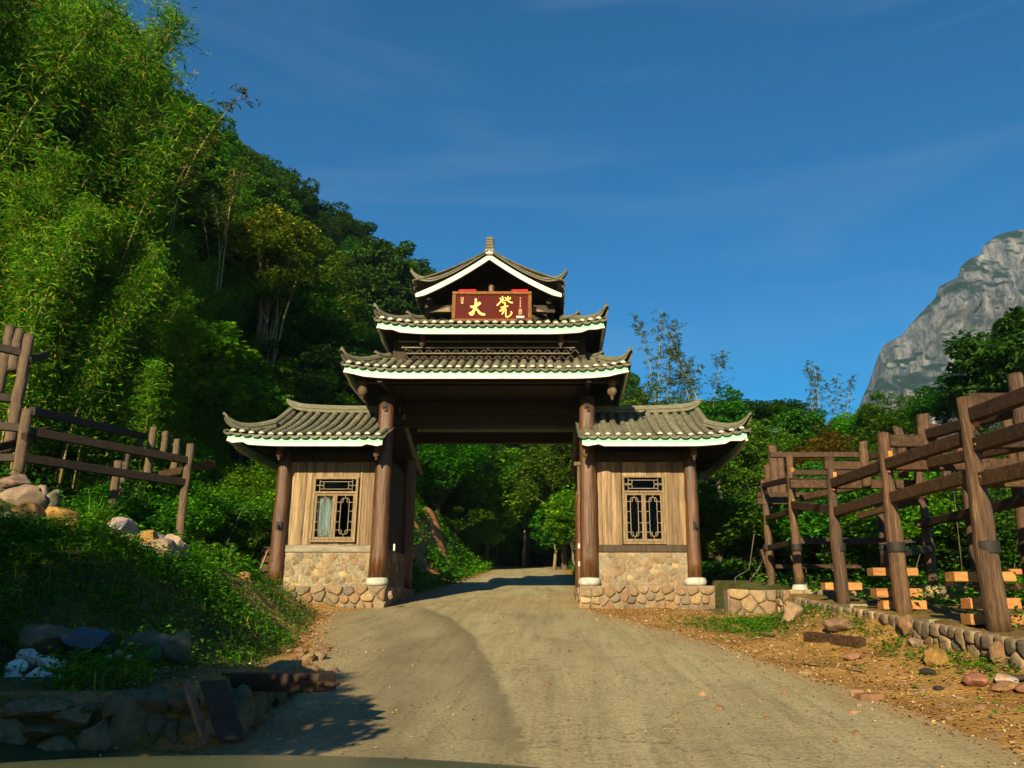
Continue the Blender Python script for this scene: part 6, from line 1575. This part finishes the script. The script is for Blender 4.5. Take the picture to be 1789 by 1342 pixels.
for i, (x, y, h) in enumerate(((-3.2, 57.5, 2.6), (-1.8, 59, 3.2), (-.4, 60.5, 3.4), (1.2, 58.5, 3.0), (2.6, 57, 2.8), (-.9, 62, 4.2), (.8, 62.5, 4.4), (-2.4, 62, 4.0))):
    place('shrub', x, y, h1(x, y) - .1, h, i * 1.3, 'tall shrub closing the view at the far end of the road', 'shrubs at the far end of the road', 'shrub', 'shrub', i % 3, wide=1.3)
for i, (x, y, h) in enumerate(((-6.5, 60, 5.5), (-4.4, 62, 6), (-2.2, 63.5, 6), (0, 64, 6.2), (2.2, 63, 6), (4.2, 61, 5.5), (-7.5, 55, 5), (4.0, 54, 4.6), (5.5, 48, 4.4))):
    place('broad', x, y, h1(x, y) - .1, h, i * 1.7, 'bushy broad leaved tree with leaves down to the ground beyond the gate', 'bushy trees beyond the gate', 'broadleaf_tree', 'tree', 0, wide=1.25)
# unseen trees added behind the camera to shade the bank and the low wall
for i, (x, y, h, k, v) in enumerate(((-6.7, -.5, 5.3, 'dense', 0), (-6.2, 1.2, 3.2, 'dense', 1), (-4.8, 2.4, 3.3, 'dense', 2), (-9.3, -1, 6.8, 'dense', 1), (-12.2, -1.5, 6.8, 'dense', 2), (-15.0, -1.5, 6.8, 'dense', 0), (-18.0, -2.0, 6.8, 'dense', 1))):
    place(k, x, y, h1(x, y) - .2, h, rnd.uniform(0, 6), 'dense unseen tree added beside the car to shade the bank', 'unseen shade trees beside the car', 'shade_tree', 'tree', v, wide=1.1)

# earth slope beyond the gate, left
es = MB()
# grass and weeds
def scatter(n, fx, fy, keep):
    x = rng.uniform(fx[0], fx[1], n); y = rng.uniform(fy[0], fy[1], n); k = keep(x, y); return x[k], y[k]
def blades(name, x, y, h, mat, w=.012, bend=.35):
    N = len(x); z = H(x, y); az = rng.uniform(0, 2 * math.pi, N); hh = h * rng.uniform(.5, 1.4, N)
    dx, dy = np.cos(az), np.sin(az); b = bend * rng.uniform(.4, 1.6, N) * hh
    wx, wy = -dy * w * rng.uniform(.6, 1.5, N), dx * w * rng.uniform(.6, 1.5, N)
    v = np.zeros((N, 5, 3), np.float32)
    v[:, 0] = np.stack([x - wx, y - wy, z - .03], 1); v[:, 1] = np.stack([x + wx, y + wy, z - .03], 1)
    mx_, my_, mz = x + dx * b * .35, y + dy * b * .35, z + hh * .6
    v[:, 2] = np.stack([mx_ + wx * .7, my_ + wy * .7, mz], 1); v[:, 3] = np.stack([mx_ - wx * .7, my_ - wy * .7, mz], 1)
    v[:, 4] = np.stack([x + dx * b, y + dy * b, z + hh * .95], 1)
    i = np.arange(N) * 5
    tri = np.stack([i, i + 1, i + 2, i, i + 2, i + 3, i + 3, i + 2, i + 4], 1).reshape(-1, 3)
    me = bpy.data.meshes.new(name); me.vertices.add(N * 5); me.vertices.foreach_set('co', v.ravel())
    me.loops.add(tri.size); me.loops.foreach_set('vertex_index', tri.ravel().astype(np.int32))
    me.polygons.add(len(tri)); me.polygons.foreach_set('loop_start', (np.arange(len(tri)) * 3).astype(np.int32)); me.materials.append(mat); me.update(calc_edges=True)
    return tag(link(name, me), kind='stuff')
def onbank(x, y):
    d = np.interp(y, LY, LX) - x; df, dc = np.interp(y, BY, DF), np.interp(y, BY, DC)
    top = smooth((d - df - .35 * (dc - df)) / (.5 * (dc - df) + .01))
    p = .34 + .66 * top
    p = np.where((y > 13) & (d < dc - .1), p * .25, p) * (d > df * .9 + .1)
    p = np.where((y > 18.6) & (y < 24.6) & (x > -7.1), 0, p)
    cl = vnoise(x, y, .7, 61)
    for rx_, ry_, rw_ in ROCKS:
        if rx_ < -3: p = np.where((x - rx_) ** 2 + (y - ry_ + .25) ** 2 < (rw_ * .8) ** 2, 0, p)
    return rng.uniform(size=len(x)) < p * (.35 + 1.0 * cl)
x, y = scatter(120000, (-13, -2.5), (6.6, 22), onbank); k = rng.uniform(size=len(x)) < .55; blades('grass', x[k], y[k], .13, M['grass'], .007)
x, y = scatter(230000, (-13, -2.5), (6.6, 24), onbank)
z = H(x, y); N = len(x); k = 2
P = np.stack([x, y, z + .10], 1).repeat(k, 0) + rng.normal(size=(N * k, 3)) * np.array([.06, .06, .075]); P[:, 2] = np.maximum(P[:, 2], H(P[:, 0], P[:, 1]) + .02)
tag(link('weeds', leaf_cloud('weeds', P, rng.uniform(.03, .085, len(P)), M['weed'], .55, .6)), kind='stuff')
# taller rank growth behind the bank, under the left frame, and behind the cabin
def rank(x, y):
    d = np.interp(y, LY, LX) - x; dc = np.interp(y, BY, DC)
    ok = (d > dc + .2) & ~((y > 18.6) & (y < 25) & (x > -7.4)) & ((y > 14.5) | (x < -9))
    return ok & (rng.uniform(size=len(x)) < .3 + .7 * vnoise(x, y, 1.1, 71))
x, y = scatter(42000, (-19, -4), (11, 34), rank)
z = np.array(H(x, y)); N = len(x); k = 4; hh = .15 + .55 * vnoise(x, y, 1.6, 72)
P = np.stack([x, y, z], 1).repeat(k, 0) + np.concatenate([rng.normal(size=(N * k, 2)) * .12, (rng.uniform(size=(N * k, 1)) * hh.repeat(k)[:, None])], 1)
tag(link('undergrowth', leaf_cloud('undergrowth', P, rng.uniform(.07, .17, len(P)), M['weed'], .5, .55)), kind='stuff')
# growth on the foot of the hillside
n = 70000; ta = rng.uniform(.6, 5.5, n); sa = rng.uniform(-.02, .5, n); q = hill(ta, np.maximum(sa, 0)); kk = (q[:, 1] > 11) & (q[:, 1] < 48)
q = q[kk]; P = q.repeat(2, 0) + np.abs(rng.normal(size=(len(q) * 2, 3))) * np.array([.2, .2, .35])
tag(link('hill_undergrowth', leaf_cloud('hill_undergrowth', P, rng.uniform(.10, .24, len(P)), M['weed'], .5, .5)), kind='stuff')
# verges beyond the gate
def far_verge(x, y):
    d = np.interp(y, LY, LX) - x; e = x - np.interp(y, RY, RX); return (((d > .15) & ~((d > .9) & (d < 4.1) & (y > 28) & (y < 46))) | (e > .2)) & (rng.uniform(size=len(x)) < .4 + .6 * vnoise(x, y, 1.5, 81))
x, y = scatter(40000, (-12, 9), (25.5, 62), far_verge)
z = H(x, y); P = np.stack([x, y, z + .05], 1).repeat(2, 0); P += np.abs(rng.normal(size=P.shape)) * np.array([.15, .15, .22])
tag(link('verge_growth', leaf_cloud('verge_growth', P, rng.uniform(.10, .24, len(P)), M['weed'], .45, .5)), kind='stuff')
# weeds on the right verge
def rpatch(x, y):
    e = x - np.interp(y, RY, RX)
    m = np.exp(-((x - 3.9) / 1.0) ** 2 - ((y - 15.2) / 1.3) ** 2) + .5 * np.exp(-((x - 4.6) / .3) ** 2 - ((y - 11.5) / 2) ** 2) + .45 * np.exp(-((x - 4.8) / .25) ** 2 - ((y - 9.2) / .8) ** 2) + .018
    return (e > .3) & (x < 4.95) & (rng.uniform(size=len(x)) < m * 1.1 * (.2 + vnoise(x, y, .35, 91)))
x, y = scatter(30000, (1.5, 5.0), (7, 18), rpatch)
z = H(x, y); P = np.stack([x, y, z + .03], 1).repeat(2, 0) + np.abs(rng.normal(size=(len(x) * 2, 3))) * np.array([.04, .04, .035])
tag(link('verge_weeds', leaf_cloud('verge_weeds', P, rng.uniform(.025, .075, len(P)), M['weed'], .5, .6)), kind='stuff')
# weeds inside the footing and at the back of the right frame
def inframe(x, y): return rng.uniform(size=len(x)) < .2 + .8 * (x > 8)
x, y = scatter(16000, (5.4, 17), (9, 24), inframe)
z = H(x, y); P = np.stack([x, y, z + .05], 1).repeat(3, 0) + np.abs(rng.normal(size=(len(x) * 3, 3))) * np.array([.1, .1, .16])
tag(link('frame_weeds', leaf_cloud('frame_weeds', P, rng.uniform(.06, .15, len(P)), M['weed'], .5, .55)), kind='stuff')
# dry litter and gravel on the dirt
def litter(x, y):
    d = np.interp(y, LY, LX) - x; e = x - np.interp(y, RY, RX)
    return ((e > -.15) & (x < 5.0) & (rng.uniform(size=len(x)) < .25 + .6 * vnoise(x, y, .6, 95))) | ((d > -.12) & (d < .9) & (rng.uniform(size=len(x)) < .45))
x, y = scatter(36000, (-6, 5), (6, 19.5), litter)
z = H(x, y); P = np.stack([x, y, z + .012], 1)
M['litter'] = leaf_mat('dry_litter', [(0, (.16, .08, .03)), (.4, (.36, .20, .07)), (.8, (.46, .31, .15)), (1, (.60, .48, .30))], trans=.1, vary=0, hue=0)
tag(link('gravel', leaf_cloud('gravel', P, rng.uniform(.012, .055, len(P)) , M['litter'], .7, .7, fold=.3)), kind='stuff')
def grit(x, y):
    d = np.interp(y, LY, LX) - x; e = x - np.interp(y, RY, RX); m = np.minimum(-d, -e); return (m > 0) & (rng.uniform(size=len(x)) < .03 + .5 * np.exp(-m / .3) + .10 * (vnoise(x, y, .8, 33) > .72))
x, y = scatter(60000, (-6, 4), (5, 22), grit)
P = np.stack([x, y, zr(y) + .016], 1)
tag(link('road_grit', leaf_cloud('road_grit', P, rng.uniform(.008, .030, len(P)), M['litter'], .8, .75, fold=.3)), kind='stuff')
# gravel heap on the bank
GM = noise_mat('gravel_grey', [(.3, (.10, .095, .075)), (.6, (.27, .25, .20)), (.8, (.4, .37, .3))], 40, (1, 1, 1), .9, .9, .03, 0, 0, fine=90)
gp = at(262, 940, 13.4); mb = MB(); hx = np.linspace(-.85, .85, 60); HX, HY = np.meshgrid(hx, hx)
rr = np.sqrt((HX / .8) ** 2 + (HY / .7) ** 2); HZ = .50 * np.clip(1 - rr, 0, 1) ** .9 - .12 + .05 * vnoise(HX, HY, .06, 3) + .08 * vnoise(HX, HY, .25, 4)
gh = link('gravel_heap', grid_mesh('gravel_heap', HX + gp.x, HY + gp.y, HZ + h1(gp.x, gp.y) + .08, GM)); tag(gh, kind='stuff')
# tall grass tuft by the rocks, and rank flowers near the bank end
def tuft(px, py, Y, n, h, label, name='grass_tuft', cat='grass tuft'):
    c = at(px, py, Y); mb = MB()
    for i in range(n):
        a = rnd.uniform(0, 6.28); hh = h * rnd.uniform(.5, 1.1); b = hh * rnd.uniform(.15, .6); d = Vector((math.cos(a), math.sin(a) * .6, 0)) + Vector((.35, 0, 0)); s = Vector((-d.y, d.x, 0)).normalized() * .011
        p0 = c + Vector((rnd.gauss(0, .07), rnd.gauss(0, .07), -.1)); p1 = p0 + d * b * .35 + Vector((0, 0, hh * .62)); p2 = p0 + d * b + Vector((0, 0, hh))
        mb.add([p0 - s, p0 + s, p1 + s, p1 - s, p2], [(0, 1, 2, 3), (3, 2, 4)])
    return tag(build(name, mb, M['grass'], None, org=c), label, cat)
tuft(160, 945, 11.9, 70, .75, 'tall bright grass tuft leaning between the rocks and the gravel heap')
tuft(128, 960, 11.2, 40, .5, 'thinner grass tuft in front of the bright ochre boulder')
tuft(95, 960, 10.8, 30, .4, 'short grass tuft below the tan boulder')
def flower_plant(px, py, Y, h, label, n=160):
    c = at(px, py, Y); t = thing('wild_plant', label, 'wild plant', c); mb = MB(); P = []; Fp = []
    for i in range(7):
        d = Vector((rnd.gauss(0, .25), rnd.gauss(0, .25), 1)).normalized(); q = c + d * h * rnd.uniform(.7, 1.1); mb.tube([c, c.lerp(q, .5) + Vector((.02, 0, 0)), q], [.008, .006, .003], 4, cap=False); Fp.append(q)
        for k in range(n // 7): P.append(c.lerp(q, rnd.uniform(.2, 1)) + Vector((rnd.gauss(0, .07), rnd.gauss(0, .07), rnd.gauss(0, .04))))
    build('stems', mb, M['culm'], t)
    w = worldloc(t)
    link('foliage', leaf_cloud('foliage', np.array(P) - np.array(w), rng.uniform(.05, .13, len(P)), M['weed'], .5, .5), t)
    FP_ = np.array(Fp).repeat(5, 0) + rng.normal(size=(len(Fp) * 5, 3)) * .02
    link('flowers', leaf_cloud('flowers', FP_ - np.array(w), rng.uniform(.02, .045, len(FP_)), M['l_yellow'], .8, .6), t)
flower_plant(385, 1010, 15.2, .62, 'leafy wild plant with small yellow flowers on the bank edge')
flower_plant(400, 1025, 14.8, .45, 'lower leafy wild plant with yellow flowers beside the ochre earth block')
flower_plant(362, 1000, 15.0, .5, 'bushy wild plant with yellow flower heads left of the tallest one')
# red earth slope left of the road beyond the gate
hx = np.linspace(0, 1, 60); hy = np.linspace(27.5, 47, 90); UX, UY = np.meshgrid(hx, hy)
EXX = np.interp(UY, LY, LX) - .8 - UX * 3.4; prof_ = smooth(UX / 1.0) * 2.0 * smooth((UY - 27.5) / 3) * smooth((47 - UY) / 6)
EZZ = H(EXX, UY) + .04 + prof_ + (.7 * (vnoise(EXX, UY, 1.0, 5) - .5) + .3 * (vnoise(EXX, UY, .3, 6) - .5)) * smooth(UX * 4)
M['redearth'] = noise_mat('red_earth', [(.3, (.12, .045, .016)), (.5, (.30, .125, .040)), (.7, (.42, .20, .075))], 2.2, (1, 1, 1), .95, .7, .08, 0, 0)
tag(link('earth_slope', grid_mesh('earth_slope', EXX, UY, EZZ, M['redearth'])), kind='structure')
n = 9000; u_, y_ = rng.uniform(0, 1, n), rng.uniform(28, 47, n); keep = vnoise(u_ * 4, y_, 1.0, 97) > .60; u_, y_ = u_[keep], y_[keep]
x_ = np.interp(y_, LY, LX) - .8 - u_ * 3.4; z_ = H(x_, y_) + .08 + smooth(u_ / 1.0) * 2.0 * smooth((y_ - 27.5) / 3) * smooth((47 - y_) / 6)
P = np.stack([x_, y_, z_], 1).repeat(3, 0); P += np.abs(rng.normal(size=P.shape)) * np.array([.12, .12, .2])
tag(link('slope_growth', leaf_cloud('slope_growth', P, rng.uniform(.10, .22, len(P)), M['weed'], .5, .5)), kind='stuff')
# a few visible pale trunks by the road end
for px, y0, y1, Y, lab in ((914, 978, 900, 52, 'thin pale tree trunk at the end of the road beyond the gate'), (968, 985, 940, 47, 'second thin pale trunk right of the road end')):
    a, b = at(px, y0, Y), at(px, y1, Y); mb = MB(); mb.tube([(a.x, Y, a.z - .4), (a.x + .1, Y, (a.z + b.z) / 2), (a.x, Y, b.z)], [.11, .09, .06], 7)
    t = thing('young_tree', lab, 'tree', (a.x, Y, a.z)); build('trunk', mb, M['stemwood'], t, True)
    d = ell(900); P = d * np.cbrt(rng.uniform(size=(900, 1))) * np.array([1.5, 1.5, 1.3]) + np.array([0, 0, b.z - a.z + .6])
    link('crown', leaf_cloud('crown', P, rng.uniform(.18, .34, 900), M['l_dense'], .55, .5), t)
